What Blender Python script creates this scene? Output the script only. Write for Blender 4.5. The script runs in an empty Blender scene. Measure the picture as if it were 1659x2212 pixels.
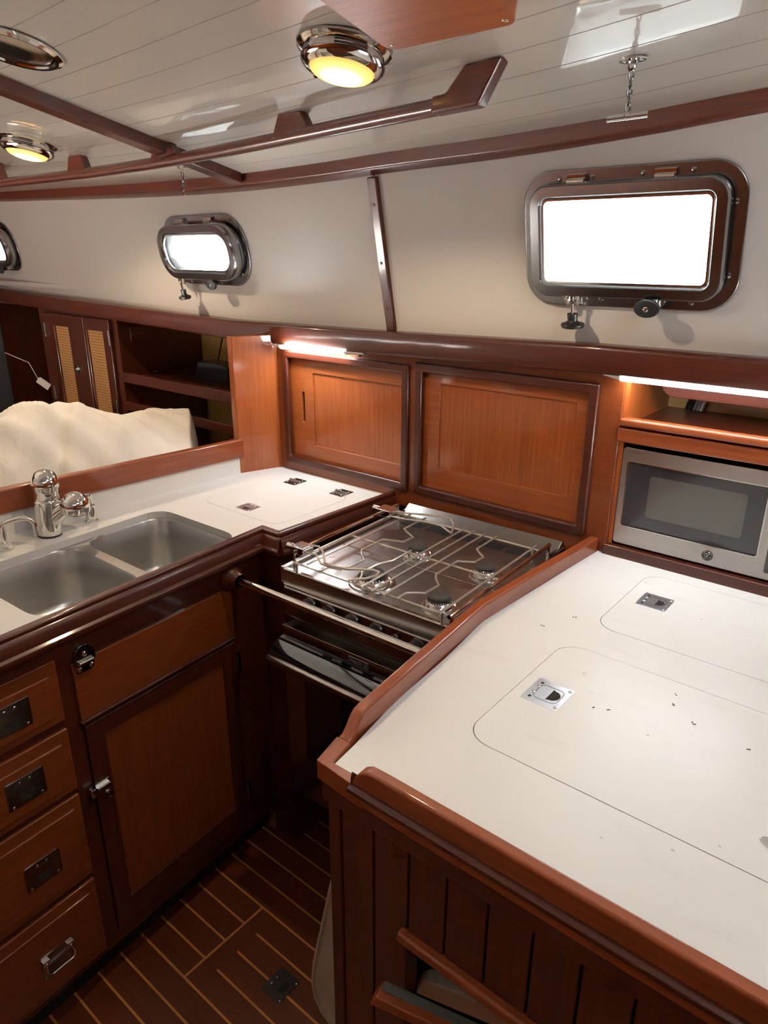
import bpy, bmesh, math, random
from math import pi, sin, cos, radians
from mathutils import Vector, Matrix
from mathutils.geometry import tessellate_polygon

random.seed(7)
S = bpy.context.scene
COL = S.collection

# ------------------------------------------------------------------ camera
camd = bpy.data.cameras.new('camera')
cam = bpy.data.objects.new('camera', camd)
COL.objects.link(cam)
right = Vector((0.77350, 0.63379, 0.00285)).normalized()
fwd = Vector((-0.59395, 0.72644, -0.34569)).normalized()
right = (right - fwd * right.dot(fwd)).normalized()
down = fwd.cross(right)
cam.matrix_world = Matrix((
    (right.x, -down.x, -fwd.x, 0.0),
    (right.y, -down.y, -fwd.y, 0.0),
    (right.z, -down.z, -fwd.z, 1.63),
    (0, 0, 0, 1)))
camd.sensor_fit = 'HORIZONTAL'
camd.sensor_width = 36.0
camd.lens = 36.0 * 1520.0 / 1659.0
camd.clip_start = 0.02
S.camera = cam

# ------------------------------------------------------------------ world, exposure, light
S.view_settings.view_transform = 'Standard'
S.view_settings.look = 'None'
S.view_settings.gamma = 1.0
S.view_settings.use_curve_mapping = False
S.view_settings.exposure = 0.5
W = bpy.data.worlds.new('overcast_sky')
S.world = W
W.use_nodes = True
bg = W.node_tree.nodes['Background']
bg.inputs[0].default_value = (0.93, 0.97, 1.0, 1)
bg.inputs[1].default_value = 6.0
try:
    S.cycles.max_bounces = 10
    S.cycles.diffuse_bounces = 5
    S.cycles.glossy_bounces = 5
    S.cycles.transmission_bounces = 6
    S.cycles.sample_clamp_indirect = 6.0
    S.cycles.caustics_reflective = False
    S.cycles.caustics_refractive = False
except Exception:
    pass
LED_E = 50.0       # strip lamp over the microwave
LED_E1 = 68.0      # strip lamp over the sliding doors
DOME_W = 12.0        # bulb in each dome lamp (watts)
CEILING_FILL_W = 230.0
WORKTOP_FILL_W = 4.3       # unseen daylight lamp added above the right worktop


def area_light(name, loc, rot, sx, sy, power, color, portal=False):
    d = bpy.data.lights.new(name, 'AREA')
    d.shape = 'RECTANGLE'
    d.size, d.size_y, d.energy, d.color = sx, sy, power, color
    o = bpy.data.objects.new(name, d)
    COL.objects.link(o)
    o.location = loc
    o.rotation_euler = rot
    if portal:
        d.cycles.is_portal = True
    return o


area_light('worktop_fill', (0.32, 0.78, 2.06), (0, 0, 0), 0.45, 0.45, WORKTOP_FILL_W, (0.93, 0.97, 1.0))
# unseen lamp on the aft worktop, added so its bounce lifts the ceiling
o_ = area_light('ceiling_bounce_fill', (0.55, 1.15, 2.0), (0, 0, 0), 0.40, 0.5, CEILING_FILL_W, (0.97, 0.98, 1.0))
o_.data.spread = radians(20)
# a second added lamp, on the unseen bounce table in the saloon
o_ = area_light('saloon_bounce_fill', (-3.0, -0.25, 2.05), (0, 0, 0), 0.8, 0.5, 1200.0, (0.97, 0.98, 1.0))
o_.data.spread = radians(45)

# ------------------------------------------------------------------ materials
MATS = {}


def new_mat(name):
    m = bpy.data.materials.new(name)
    m.use_nodes = True
    nt = m.node_tree
    b = nt.nodes['Principled BSDF']
    MATS[name] = m
    return m, nt, b


def simple(name, col, rough=0.5, metal=0.0, coat=0.0, emit=None, estr=0.0, spec=None):
    m, nt, b = new_mat(name)
    b.inputs['Base Color'].default_value = (*col, 1)
    b.inputs['Roughness'].default_value = rough
    b.inputs['Metallic'].default_value = metal
    b.inputs['Coat Weight'].default_value = coat
    if spec is not None:
        b.inputs['Specular IOR Level'].default_value = spec
    if emit:
        b.inputs['Emission Color'].default_value = (*emit, 1)
        b.inputs['Emission Strength'].default_value = estr
    return m


def N(nt, t, **kw):
    n = nt.nodes.new(t)
    for k, v in kw.items():
        setattr(n, k, v)
    return n


def ramp(nt, src, stops):
    r = N(nt, 'ShaderNodeValToRGB')
    els = r.color_ramp.elements
    while len(els) < len(stops):
        els.new(0.5)
    for e, (p, c) in zip(els, stops):
        e.position = p
        e.color = (*c, 1) if len(c) == 3 else c
    nt.links.new(src, r.inputs[0])
    return r.outputs[0]


def wood(name, axis, dark, mid, light, rough=0.12, coat=0.7, scale=1.0, bump=0.02):
    m, nt, b = new_mat(name)
    tc = N(nt, 'ShaderNodeTexCoord')
    mp = N(nt, 'ShaderNodeMapping')
    sc = [120.0 * scale] * 3
    sc['xyz'.index(axis)] = 3.5 * scale
    mp.inputs['Scale'].default_value = sc
    nt.links.new(tc.outputs['Object'], mp.inputs[0])
    n1 = N(nt, 'ShaderNodeTexNoise')
    n1.inputs['Scale'].default_value = 1.0
    n1.inputs['Detail'].default_value = 6
    n1.inputs['Distortion'].default_value = 0.35
    nt.links.new(mp.outputs[0], n1.inputs[0])
    mp2 = N(nt, 'ShaderNodeMapping')
    sc2 = [330.0 * scale] * 3
    sc2['xyz'.index(axis)] = 14.0 * scale
    mp2.inputs['Scale'].default_value = sc2
    nt.links.new(tc.outputs['Object'], mp2.inputs[0])
    n2 = N(nt, 'ShaderNodeTexNoise')
    n2.inputs['Scale'].default_value = 1.0
    n2.inputs['Detail'].default_value = 2
    nt.links.new(mp2.outputs[0], n2.inputs[0])
    mix = N(nt, 'ShaderNodeMix', data_type='FLOAT')
    mix.inputs[0].default_value = 0.4
    nt.links.new(n1.outputs[0], mix.inputs[2])
    nt.links.new(n2.outputs[0], mix.inputs[3])
    c = ramp(nt, mix.outputs[0], [(0.22, dark), (0.5, mid), (0.80, light)])
    nt.links.new(c, b.inputs['Base Color'])
    b.inputs['Roughness'].default_value = 0.38
    b.inputs['Specular IOR Level'].default_value = 0.3
    b.inputs['Coat Weight'].default_value = coat
    b.inputs['Coat Roughness'].default_value = rough
    b.inputs['Coat IOR'].default_value = 1.5
    bp = N(nt, 'ShaderNodeBump')
    bp.inputs['Strength'].default_value = bump
    bp.inputs['Distance'].default_value = 0.002
    nt.links.new(n2.outputs[0], bp.inputs['Height'])
    nt.links.new(bp.outputs[0], b.inputs['Normal'])
    # slow waviness of the varnish film
    nw = N(nt, 'ShaderNodeTexNoise')
    nw.inputs['Scale'].default_value = 9.0
    nt.links.new(tc.outputs['Object'], nw.inputs[0])
    bw = N(nt, 'ShaderNodeBump')
    bw.inputs['Strength'].default_value = 0.12
    bw.inputs['Distance'].default_value = 0.004
    nt.links.new(nw.outputs[0], bw.inputs['Height'])
    nt.links.new(bw.outputs[0], b.inputs['Coat Normal'])
    return m


TRIM = ((0.034, 0.0058, 0.0023), (0.057, 0.0103, 0.0038), (0.090, 0.0180, 0.0060))
PANEL = ((0.19, 0.040, 0.0085), (0.29, 0.070, 0.014), (0.40, 0.110, 0.022))
PANEL_SHADED = ((0.105, 0.020, 0.0050), (0.165, 0.036, 0.0080), (0.23, 0.056, 0.012))  # PANEL mahogany darkened; the dimness of the lower cabinets is in the colour
for ax in 'xyz':
    wood('trim_' + ax, ax, *TRIM, rough=0.10, coat=0.45)
    wood('panel_' + ax, ax, *PANEL, rough=0.06)
    wood('cabinet_' + ax, ax, *PANEL_SHADED, rough=0.07)
wood('board_x', 'x', *PANEL, rough=0.3, coat=0.2)
wood('bright_x', 'x', (0.135, 0.028, 0.008), (0.225, 0.050, 0.013), (0.30, 0.076, 0.018), rough=0.08)
wood('bright_y', 'y', (0.135, 0.028, 0.008), (0.225, 0.050, 0.013), (0.30, 0.076, 0.018), rough=0.08)
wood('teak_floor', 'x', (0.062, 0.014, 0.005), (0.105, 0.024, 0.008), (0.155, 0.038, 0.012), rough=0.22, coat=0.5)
wood('holly_strip', 'x', (0.42, 0.17, 0.04), (0.55, 0.24, 0.06), (0.62, 0.29, 0.08), rough=0.3, coat=0.3)
wood('yellow_wood', 'x', (0.50, 0.30, 0.09), (0.62, 0.39, 0.13), (0.70, 0.46, 0.17), rough=0.3, coat=0.4)
simple('chrome', (0.78, 0.76, 0.73), 0.07, 1.0)
simple('chrome_bright', (0.88, 0.87, 0.86), 0.12, 1.0)
simple('polished_steel', (0.34, 0.34, 0.345), 0.20, 1.0)
simple('dark_steel', (0.30, 0.265, 0.245), 0.18, 1.0)
simple('black_plastic', (0.012, 0.012, 0.013), 0.35)
simple('black', (0.006, 0.006, 0.007), 0.6)
simple('black_glass', (0.006, 0.005, 0.005), 0.05, 0.0, 0.6)
simple('white_plastic', (0.75, 0.73, 0.72), 0.35)
simple('led', (1, 1, 1), 0.4, emit=(0.93, 0.97, 1.0), estr=LED_E)
simple('grey_pad', (0.07, 0.075, 0.07), 0.9)
simple('grey_wire', (0.35, 0.36, 0.37), 0.5)
simple('paper', (0.8, 0.8, 0.82), 0.7)
simple('dark_gap', (0.012, 0.008, 0.006), 0.9)
simple('grate_wire', (0.72, 0.68, 0.61), 0.32, 0.85)
simple('burner_cap', (0.035, 0.033, 0.032), 0.55)
simple('rust', (0.10, 0.045, 0.02), 0.8)
simple('badge_silver', (0.75, 0.75, 0.75), 0.25, 0.8)
simple('microwave_glass', (0.030, 0.030, 0.035), 0.10, 0.0, 0.4)


simple('led_sink', (1, 1, 1), 0.4, emit=(0.93, 0.97, 1.0), estr=LED_E1)


def mat_gloss_ceiling():
    m, nt, b = new_mat('gloss_ceiling')
    tc = N(nt, 'ShaderNodeTexCoord')
    sp = N(nt, 'ShaderNodeSeparateXYZ')
    nt.links.new(tc.outputs['Object'], sp.inputs[0])
    # plank joints: one narrow groove every 80 mm
    ad = N(nt, 'ShaderNodeMath', operation='MULTIPLY_ADD')
    nt.links.new(sp.outputs[0], ad.inputs[0])
    ad.inputs[1].default_value = 0.03
    nt.links.new(sp.outputs[1], ad.inputs[2])
    mo = N(nt, 'ShaderNodeMath', operation='PINGPONG')
    su = N(nt, 'ShaderNodeMath', operation='ADD')
    nt.links.new(ad.outputs[0], su.inputs[0])
    su.inputs[1].default_value = -1.20 + 8.0
    nt.links.new(su.outputs[0], mo.inputs[0])
    mo.inputs[1].default_value = 0.04
    g = N(nt, 'ShaderNodeMapRange')
    nt.links.new(mo.outputs[0], g.inputs[0])
    g.inputs[1].default_value = 0.0
    g.inputs[2].default_value = 0.0013
    g.inputs[3].default_value = 0.0
    g.inputs[4].default_value = 1.0
    c = ramp(nt, g.outputs[0], [(0.0, (0.30, 0.25, 0.19)), (1.0, (0.83, 0.79, 0.71))])
    nt.links.new(c, b.inputs['Base Color'])
    b.inputs['Roughness'].default_value = 0.30
    b.inputs['Coat Weight'].default_value = 1.0
    b.inputs['Coat Roughness'].default_value = 0.02
    nz = N(nt, 'ShaderNodeTexNoise')
    nz.inputs['Scale'].default_value = 7.0
    nz.inputs['Detail'].default_value = 1.5
    mp = N(nt, 'ShaderNodeMapping')
    mp.inputs['Scale'].default_value = (0.7, 2.6, 1)
    nt.links.new(tc.outputs['Object'], mp.inputs[0])
    nt.links.new(mp.outputs[0], nz.inputs[0])
    b1 = N(nt, 'ShaderNodeBump')
    b1.inputs['Strength'].default_value = 0.10
    b1.inputs['Distance'].default_value = 0.006
    nt.links.new(nz.outputs[0], b1.inputs['Height'])
    b2 = N(nt, 'ShaderNodeBump')
    b2.inputs['Strength'].default_value = 0.6
    b2.inputs['Distance'].default_value = 0.0012
    nt.links.new(g.outputs[0], b2.inputs['Height'])
    nt.links.new(b1.outputs[0], b2.inputs['Normal'])
    nt.links.new(b2.outputs[0], b.inputs['Normal'])
    nt.links.new(b2.outputs[0], b.inputs['Coat Normal'])


def mat_laminate():
    m, nt, b = new_mat('white_laminate')
    tc = N(nt, 'ShaderNodeTexCoord')
    n1 = N(nt, 'ShaderNodeTexNoise')
    n1.inputs['Scale'].default_value = 5.0
    n1.inputs['Detail'].default_value = 5
    nt.links.new(tc.outputs['Object'], n1.inputs[0])
    base = ramp(nt, n1.outputs[0], [(0.30, (0.735, 0.735, 0.71)), (0.70, (0.76, 0.76, 0.745))])
    # specks of dirt
    v = N(nt, 'ShaderNodeTexVoronoi')
    v.inputs['Scale'].default_value = 26.0
    mpv = N(nt, 'ShaderNodeMapping')
    mpv.inputs['Scale'].default_value = (1, 1.6, 1)
    nt.links.new(tc.outputs['Object'], mpv.inputs[0])
    nt.links.new(mpv.outputs[0], v.inputs[0])
    sep = N(nt, 'ShaderNodeSeparateColor')
    nt.links.new(v.outputs['Color'], sep.inputs[0])
    th = N(nt, 'ShaderNodeMath', operation='MULTIPLY')
    pw = N(nt, 'ShaderNodeMath', operation='POWER')
    nt.links.new(sep.outputs[0], pw.inputs[0])
    pw.inputs[1].default_value = 7.0
    nt.links.new(pw.outputs[0], th.inputs[0])
    th.inputs[1].default_value = 0.10
    lt = N(nt, 'ShaderNodeMath', operation='LESS_THAN')
    nt.links.new(v.outputs['Distance'], lt.inputs[0])
    nt.links.new(th.outputs[0], lt.inputs[1])
    mx = N(nt, 'ShaderNodeMix', data_type='RGBA')
    mf = N(nt, 'ShaderNodeMath', operation='MULTIPLY')
    nt.links.new(lt.outputs[0], mf.inputs[0])
    mf.inputs[1].default_value = 0.45
    nt.links.new(mf.outputs[0], mx.inputs[0])
    nt.links.new(base, mx.inputs[6])
    mx.inputs[7].default_value = (0.25, 0.20, 0.15, 1)
    # faint rubbed-in streaks
    mps = N(nt, 'ShaderNodeMapping')
    mps.inputs['Scale'].default_value = (5, 22, 1)
    mps.inputs['Rotation'].default_value = (0, 0, 0.25)
    nt.links.new(tc.outputs['Object'], mps.inputs[0])
    n3 = N(nt, 'ShaderNodeTexNoise')
    n3.inputs['Scale'].default_value = 1.0
    n3.inputs['Detail'].default_value = 8
    n3.inputs['Distortion'].default_value = 0.8
    nt.links.new(mps.outputs[0], n3.inputs[0])
    st_ = ramp(nt, n3.outputs[0], [(0.58, (0, 0, 0)), (0.85, (0.22, 0.22, 0.22))])
    mz = N(nt, 'ShaderNodeMix', data_type='RGBA')
    nt.links.new(st_, mz.inputs[0])
    nt.links.new(mx.outputs[2], mz.inputs[6])
    mz.inputs[7].default_value = (0.46, 0.40, 0.33, 1)
    nt.links.new(mz.outputs[2], b.inputs['Base Color'])
    n2 = N(nt, 'ShaderNodeTexNoise')
    n2.inputs['Scale'].default_value = 11.0
    n2.inputs['Detail'].default_value = 7
    nt.links.new(tc.outputs['Object'], n2.inputs[0])
    rr = N(nt, 'ShaderNodeMapRange')
    nt.links.new(n2.outputs[0], rr.inputs[0])
    rr.inputs[1].default_value = 0.35
    rr.inputs[2].default_value = 0.65
    rr.inputs[3].default_value = 0.33
    rr.inputs[4].default_value = 0.37
    nt.links.new(rr.outputs[0], b.inputs['Roughness'])


def mat_wall():
    m, nt, b = new_mat('wall_laminate')
    b.inputs['Base Color'].default_value = (0.74, 0.72, 0.69, 1)
    b.inputs['Roughness'].default_value = 0.42
    b.inputs['Specular IOR Level'].default_value = 0.35
    tc = N(nt, 'ShaderNodeTexCoord')
    nz = N(nt, 'ShaderNodeTexNoise')
    nz.inputs['Scale'].default_value = 420.0
    nt.links.new(tc.outputs['Object'], nz.inputs[0])
    bp = N(nt, 'ShaderNodeBump')
    bp.inputs['Strength'].default_value = 0.12
    bp.inputs['Distance'].default_value = 0.001
    nt.links.new(nz.outputs[0], bp.inputs['Height'])
    nt.links.new(bp.outputs[0], b.inputs['Normal'])


def mat_brushed(name, col, axis, rough, specks=False, lo=None):
    m, nt, b = new_mat(name)
    tc = N(nt, 'ShaderNodeTexCoord')
    mp = N(nt, 'ShaderNodeMapping')
    sc = [600.0] * 3
    sc['xyz'.index(axis)] = 6.0
    mp.inputs['Scale'].default_value = sc
    nt.links.new(tc.outputs['Object'], mp.inputs[0])
    n = N(nt, 'ShaderNodeTexNoise')
    n.inputs['Scale'].default_value = 1.0
    nt.links.new(mp.outputs[0], n.inputs[0])
    r = N(nt, 'ShaderNodeMapRange')
    nt.links.new(n.outputs[0], r.inputs[0])
    r.inputs[3].default_value = rough - 0.08
    r.inputs[4].default_value = rough + 0.10
    nt.links.new(r.outputs[0], b.inputs['Roughness'])
    b.inputs['Metallic'].default_value = 1.0
    if specks:
        v = N(nt, 'ShaderNodeTexNoise')
        v.inputs['Scale'].default_value = 330.0
        v.inputs['Detail'].default_value = 4
        nt.links.new(tc.outputs['Object'], v.inputs[0])
        sp = N(nt, 'ShaderNodeSeparateXYZ')
        nt.links.new(tc.outputs['Object'], sp.inputs[0])
        low = N(nt, 'ShaderNodeMath', operation='LESS_THAN')
        nt.links.new(sp.outputs[2], low.inputs[0])
        low.inputs[1].default_value = lo
        cl = ramp(nt, v.outputs[0], [(0.67, (0, 0, 0)), (0.72, (1, 1, 1))])
        mu = N(nt, 'ShaderNodeMath', operation='MULTIPLY')
        nt.links.new(cl, mu.inputs[0])
        nt.links.new(low.outputs[0], mu.inputs[1])
        mx = N(nt, 'ShaderNodeMix', data_type='RGBA')
        nt.links.new(mu.outputs[0], mx.inputs[0])
        mx.inputs[6].default_value = (*col, 1)
        mx.inputs[7].default_value = (0.16, 0.09, 0.05, 1)
        nt.links.new(mx.outputs[2], b.inputs['Base Color'])
        inv = N(nt, 'ShaderNodeMath', operation='SUBTRACT')
        inv.inputs[0].default_value = 1.0
        nt.links.new(mu.outputs[0], inv.inputs[1])
        nt.links.new(inv.outputs[0], b.inputs['Metallic'])
    else:
        b.inputs['Base Color'].default_value = (*col, 1)


def mat_stove_top():
    m, nt, b = new_mat('stove_steel')
    tc = N(nt, 'ShaderNodeTexCoord')
    n = N(nt, 'ShaderNodeTexNoise')
    n.inputs['Scale'].default_value = 9.0
    n.inputs['Detail'].default_value = 6
    nt.links.new(tc.outputs['Object'], n.inputs[0])
    c = ramp(nt, n.outputs[0], [(0.35, (0.25, 0.225, 0.205)), (0.55, (0.37, 0.36, 0.35)), (0.75, (0.46, 0.46, 0.46))])
    nt.links.new(c, b.inputs['Base Color'])
    r = N(nt, 'ShaderNodeMapRange')
    nt.links.new(n.outputs[0], r.inputs[0])
    r.inputs[1].default_value = 0.3
    r.inputs[2].default_value = 0.7
    r.inputs[3].default_value = 0.42
    r.inputs[4].default_value = 0.26
    nt.links.new(r.outputs[0], b.inputs['Roughness'])
    b.inputs['Metallic'].default_value = 1.0


def mat_glass():
    m = bpy.data.materials.new('porthole_glass')
    m.use_nodes = True
    nt = m.node_tree
    nt.nodes.remove(nt.nodes['Principled BSDF'])
    out = nt.nodes['Material Output']
    t = N(nt, 'ShaderNodeBsdfTransparent')
    t.inputs[0].default_value = (0.93, 0.97, 0.97, 1)
    g = N(nt, 'ShaderNodeBsdfGlossy')
    g.inputs['Roughness'].default_value = 0.03
    f = N(nt, 'ShaderNodeFresnel')
    f.inputs[0].default_value = 1.45
    mx = N(nt, 'ShaderNodeMixShader')
    ge = N(nt, 'ShaderNodeNewGeometry')
    fb = N(nt, 'ShaderNodeMath', operation='SUBTRACT')     # the back face of the thin pane only transmits
    fb.use_clamp = True
    nt.links.new(f.outputs[0], fb.inputs[0])
    nt.links.new(ge.outputs['Backfacing'], fb.inputs[1])
    nt.links.new(fb.outputs[0], mx.inputs[0])
    nt.links.new(t.outputs[0], mx.inputs[1])
    nt.links.new(g.outputs[0], mx.inputs[2])
    nt.links.new(mx.outputs[0], out.inputs[0])
    MATS['porthole_glass'] = m


def mat_lens():
    m, nt, b = new_mat('lamp_lens')
    tc = N(nt, 'ShaderNodeTexCoord')
    ln = N(nt, 'ShaderNodeVectorMath', operation='LENGTH')
    mp = N(nt, 'ShaderNodeMapping')
    mp.inputs['Scale'].default_value = (1, 1, 0)
    nt.links.new(tc.outputs['Object'], mp.inputs[0])
    nt.links.new(mp.outputs[0], ln.inputs[0])
    # hot middle where the bulb sits, amber rim, fine moulded rings
    c = ramp(nt, ln.outputs[1], [(0.0, (1.0, 0.80, 0.45)), (0.028, (1.0, 0.62, 0.22)), (0.058, (1.0, 0.42, 0.07))])
    s = ramp(nt, ln.outputs[1], [(0.0, (1, 1, 1)), (0.022, (0.8, 0.8, 0.8)), (0.040, (0.16, 0.16, 0.16)), (0.058, (0.085, 0.085, 0.085))])
    w = N(nt, 'ShaderNodeMath', operation='SINE')
    k = N(nt, 'ShaderNodeMath', operation='MULTIPLY')
    nt.links.new(ln.outputs[1], k.inputs[0])
    k.inputs[1].default_value = 2500.0
    nt.links.new(k.outputs[0], w.inputs[0])
    a = N(nt, 'ShaderNodeMath', operation='MULTIPLY_ADD')
    nt.links.new(w.outputs[0], a.inputs[0])
    a.inputs[1].default_value = 0.18
    a.inputs[2].default_value = 1.0
    mul = N(nt, 'ShaderNodeMath', operation='MULTIPLY')
    nt.links.new(a.outputs[0], mul.inputs[0])
    nt.links.new(s, mul.inputs[1])
    m2 = N(nt, 'ShaderNodeMath', operation='MULTIPLY')
    nt.links.new(mul.outputs[0], m2.inputs[0])
    m2.inputs[1].default_value = 11.0
    nt.links.new(c, b.inputs['Emission Color'])
    nt.links.new(m2.outputs[0], b.inputs['Emission Strength'])
    b.inputs['Base Color'].default_value = (0.8, 0.6, 0.3, 1)
    b.inputs['Roughness'].default_value = 0.2


def mat_cane():
    m, nt, b = new_mat('cane_weave')
    tc = N(nt, 'ShaderNodeTexCoord')
    sp = N(nt, 'ShaderNodeSeparateXYZ')
    nt.links.new(tc.outputs['Object'], sp.inputs[0])

    def wv(o):
        k = N(nt, 'ShaderNodeMath', operation='MULTIPLY')
        nt.links.new(o, k.inputs[0])
        k.inputs[1].default_value = 2 * pi / 0.0135
        s = N(nt, 'ShaderNodeMath', operation='SINE')
        nt.links.new(k.outputs[0], s.inputs[0])
        return s.outputs[0]
    ad = N(nt, 'ShaderNodeMath', operation='ADD')
    nt.links.new(wv(sp.outputs[0]), ad.inputs[0])
    nt.links.new(wv(sp.outputs[2]), ad.inputs[1])
    c = ramp(nt, ad.outputs[0], [(0.0, (0.52, 0.28, 0.10)), (0.7, (0.55, 0.30, 0.11)), (0.9, (0.10, 0.04, 0.015))])
    nt.links.new(c, b.inputs['Base Color'])
    b.inputs['Roughness'].default_value = 0.6


def mat_cloth(name, col, col2, scale=160.0):
    m, nt, b = new_mat(name)
    tc = N(nt, 'ShaderNodeTexCoord')
    n = N(nt, 'ShaderNodeTexNoise')
    n.inputs['Scale'].default_value = 6.0
    n.inputs['Detail'].default_value = 6
    nt.links.new(tc.outputs['Object'], n.inputs[0])
    c = ramp(nt, n.outputs[0], [(0.35, col), (0.65, col2)])
    nt.links.new(c, b.inputs['Base Color'])
    b.inputs['Roughness'].default_value = 0.85
    b.inputs['Specular IOR Level'].default_value = 0.2
    mp = N(nt, 'ShaderNodeMapping')
    mp.inputs['Scale'].default_value = (14, 30, 20)
    nt.links.new(tc.outputs['Object'], mp.inputs[0])
    n2 = N(nt, 'ShaderNodeTexNoise')
    n2.inputs['Scale'].default_value = 1.0
    n2.inputs['Detail'].default_value = 5
    n2.inputs['Distortion'].default_value = 1.0
    nt.links.new(mp.outputs[0], n2.inputs[0])
    bp = N(nt, 'ShaderNodeBump')
    bp.inputs['Strength'].default_value = 0.35
    bp.inputs['Distance'].default_value = 0.01
    nt.links.new(n2.outputs[0], bp.inputs['Height'])
    nt.links.new(bp.outputs[0], b.inputs['Normal'])


def mat_mesh_window():
    m, nt, b = new_mat('mesh_window')
    tc = N(nt, 'ShaderNodeTexCoord')
    v = N(nt, 'ShaderNodeTexVoronoi')
    v.inputs['Scale'].default_value = 520.0
    v.inputs['Randomness'].default_value = 0.0
    nt.links.new(tc.outputs['Object'], v.inputs[0])
    c = ramp(nt, v.outputs['Distance'], [(0.25, (0.02, 0.02, 0.02)), (0.5, (0.13, 0.13, 0.12))])
    nt.links.new(c, b.inputs['Base Color'])
    b.inputs['Roughness'].default_value = 0.12
    b.inputs['Coat Weight'].default_value = 0.5


mat_gloss_ceiling(); mat_laminate(); mat_wall(); mat_stove_top(); mat_glass(); mat_lens(); mat_cane(); mat_mesh_window()
mat_brushed('sink_steel', (0.56, 0.55, 0.53), 'y', 0.30)
mat_brushed('latch_steel', (0.72, 0.73, 0.75), 'x', 0.30)
mat_brushed('microwave_steel', (0.62, 0.61, 0.60), 'x', 0.30, True, 0.050)
mat_brushed('stove_front_steel', (0.52, 0.50, 0.48), 'x', 0.20)
mat_cloth('sheet_cloth', (0.70, 0.66, 0.59), (0.77, 0.735, 0.67))
mat_cloth('canvas', (0.50, 0.45, 0.37), (0.58, 0.53, 0.45))
mat_cloth('cream_fabric', (0.60, 0.50, 0.42), (0.68, 0.58, 0.50))

# ------------------------------------------------------------------ mesh helpers
ORG = {}


def BM():
    return bmesh.new()


def thing(name, label, cat, loc=(0, 0, 0), group=None):
    o = bpy.data.objects.new(name, None)
    o.empty_display_size = 0.05
    COL.objects.link(o)
    o.location = loc
    ORG[o.name] = Vector(loc)
    o['label'] = label
    o['category'] = cat
    if group:
        o['group'] = group
    return o


def tag(o, label, cat, group=None):
    o['label'] = label
    o['category'] = cat
    if group:
        o['group'] = group
    return o


def obj(name, bm, mat, parent=None, M=None, bevel=0.0, smooth=35, seg=2, label=None, origin=None):
    """Link BM (built in world coordinates, or in a local frame M) as ONE mesh object."""
    if M is not None:
        bm.transform(M)
    bmesh.ops.recalc_face_normals(bm, faces=bm.faces)
    org = Vector((0, 0, 0))
    if parent is not None:
        org = ORG.get(parent.name, org)
    elif origin is not None:
        org = Vector(origin)
    if org.length > 0:
        bmesh.ops.translate(bm, verts=bm.verts, vec=-org)
    me = bpy.data.meshes.new(name)
    bm.to_mesh(me)
    bm.free()
    mats = mat if isinstance(mat, (list, tuple)) else [mat]
    for m in mats:
        me.materials.append(MATS[m])
    if smooth:
        for p in me.polygons:
            p.use_smooth = True
        me.set_sharp_from_angle(angle=radians(smooth))
    o = bpy.data.objects.new(name, me)
    COL.objects.link(o)
    if parent is not None:
        o.parent = parent
        ORG[o.name] = org
    else:
        o.location = org
        ORG[o.name] = org
    if bevel:
        md = o.modifiers.new('bevel', 'BEVEL')
        md.width = bevel
        md.segments = seg
        md.limit_method = 'ANGLE'
        md.angle_limit = radians(40)
        md.harden_normals = True
    if label:
        o['label'] = label
    return o


def struct(name, bm, mat, bevel=0.0, **kw):
    o = obj(name, bm, mat, None, bevel=bevel, **kw)
    o['kind'] = 'structure'
    return o


def box(bm, x0, x1, y0, y1, z0, z1, mi=0):
    vs = [bm.verts.new((x, y, z)) for x in (x0, x1) for y in (y0, y1) for z in (z0, z1)]
    for f in ((0, 1, 3, 2), (4, 6, 7, 5), (0, 4, 5, 1), (2, 3, 7, 6), (0, 2, 6, 4), (1, 5, 7, 3)):
        fc = bm.faces.new([vs[i] for i in f])
        fc.material_index = mi
    return vs


def plate(bm, outer, holes=(), z0=0.0, z1=0.01, ax='z'):
    """A flat plate with holes. ax 'z': points (x,y), 'y': points (x,z), 'x': points (y,z)."""
    def P(p, h):
        if ax == 'z':
            return (p[0], p[1], h)
        if ax == 'y':
            return (p[0], h, p[1])
        return (h, p[0], p[1])
    loops = [list(outer)] + [list(h) for h in holes]
    flat = [Vector((p[0], p[1], 0)) for l in loops for p in l]
    tris = tessellate_polygon([[Vector((p[0], p[1], 0)) for p in l] for l in loops])
    lo = [bm.verts.new(P(p, z0)) for p in flat]
    hi = [bm.verts.new(P(p, z1)) for p in flat]
    for t in tris:
        for vv in (lo, hi):
            try:
                bm.faces.new([vv[i] for i in t])
            except ValueError:
                pass
    i = 0
    for l in loops:
        n = len(l)
        for k in range(n):
            a, b = i + k, i + (k + 1) % n
            try:
                bm.faces.new((lo[a], lo[b], hi[b], hi[a]))
            except ValueError:
                pass
        i += n


def rrect(x0, x1, y0, y1, r, n=5):
    pts = []
    for cx, cy, a in ((x1 - r, y1 - r, 0), (x0 + r, y1 - r, pi / 2), (x0 + r, y0 + r, pi), (x1 - r, y0 + r, 3 * pi / 2)):
        for k in range(n + 1):
            t = a + pi / 2 * k / n
            pts.append((cx + r * cos(t), cy + r * sin(t)))
    return pts


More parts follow.
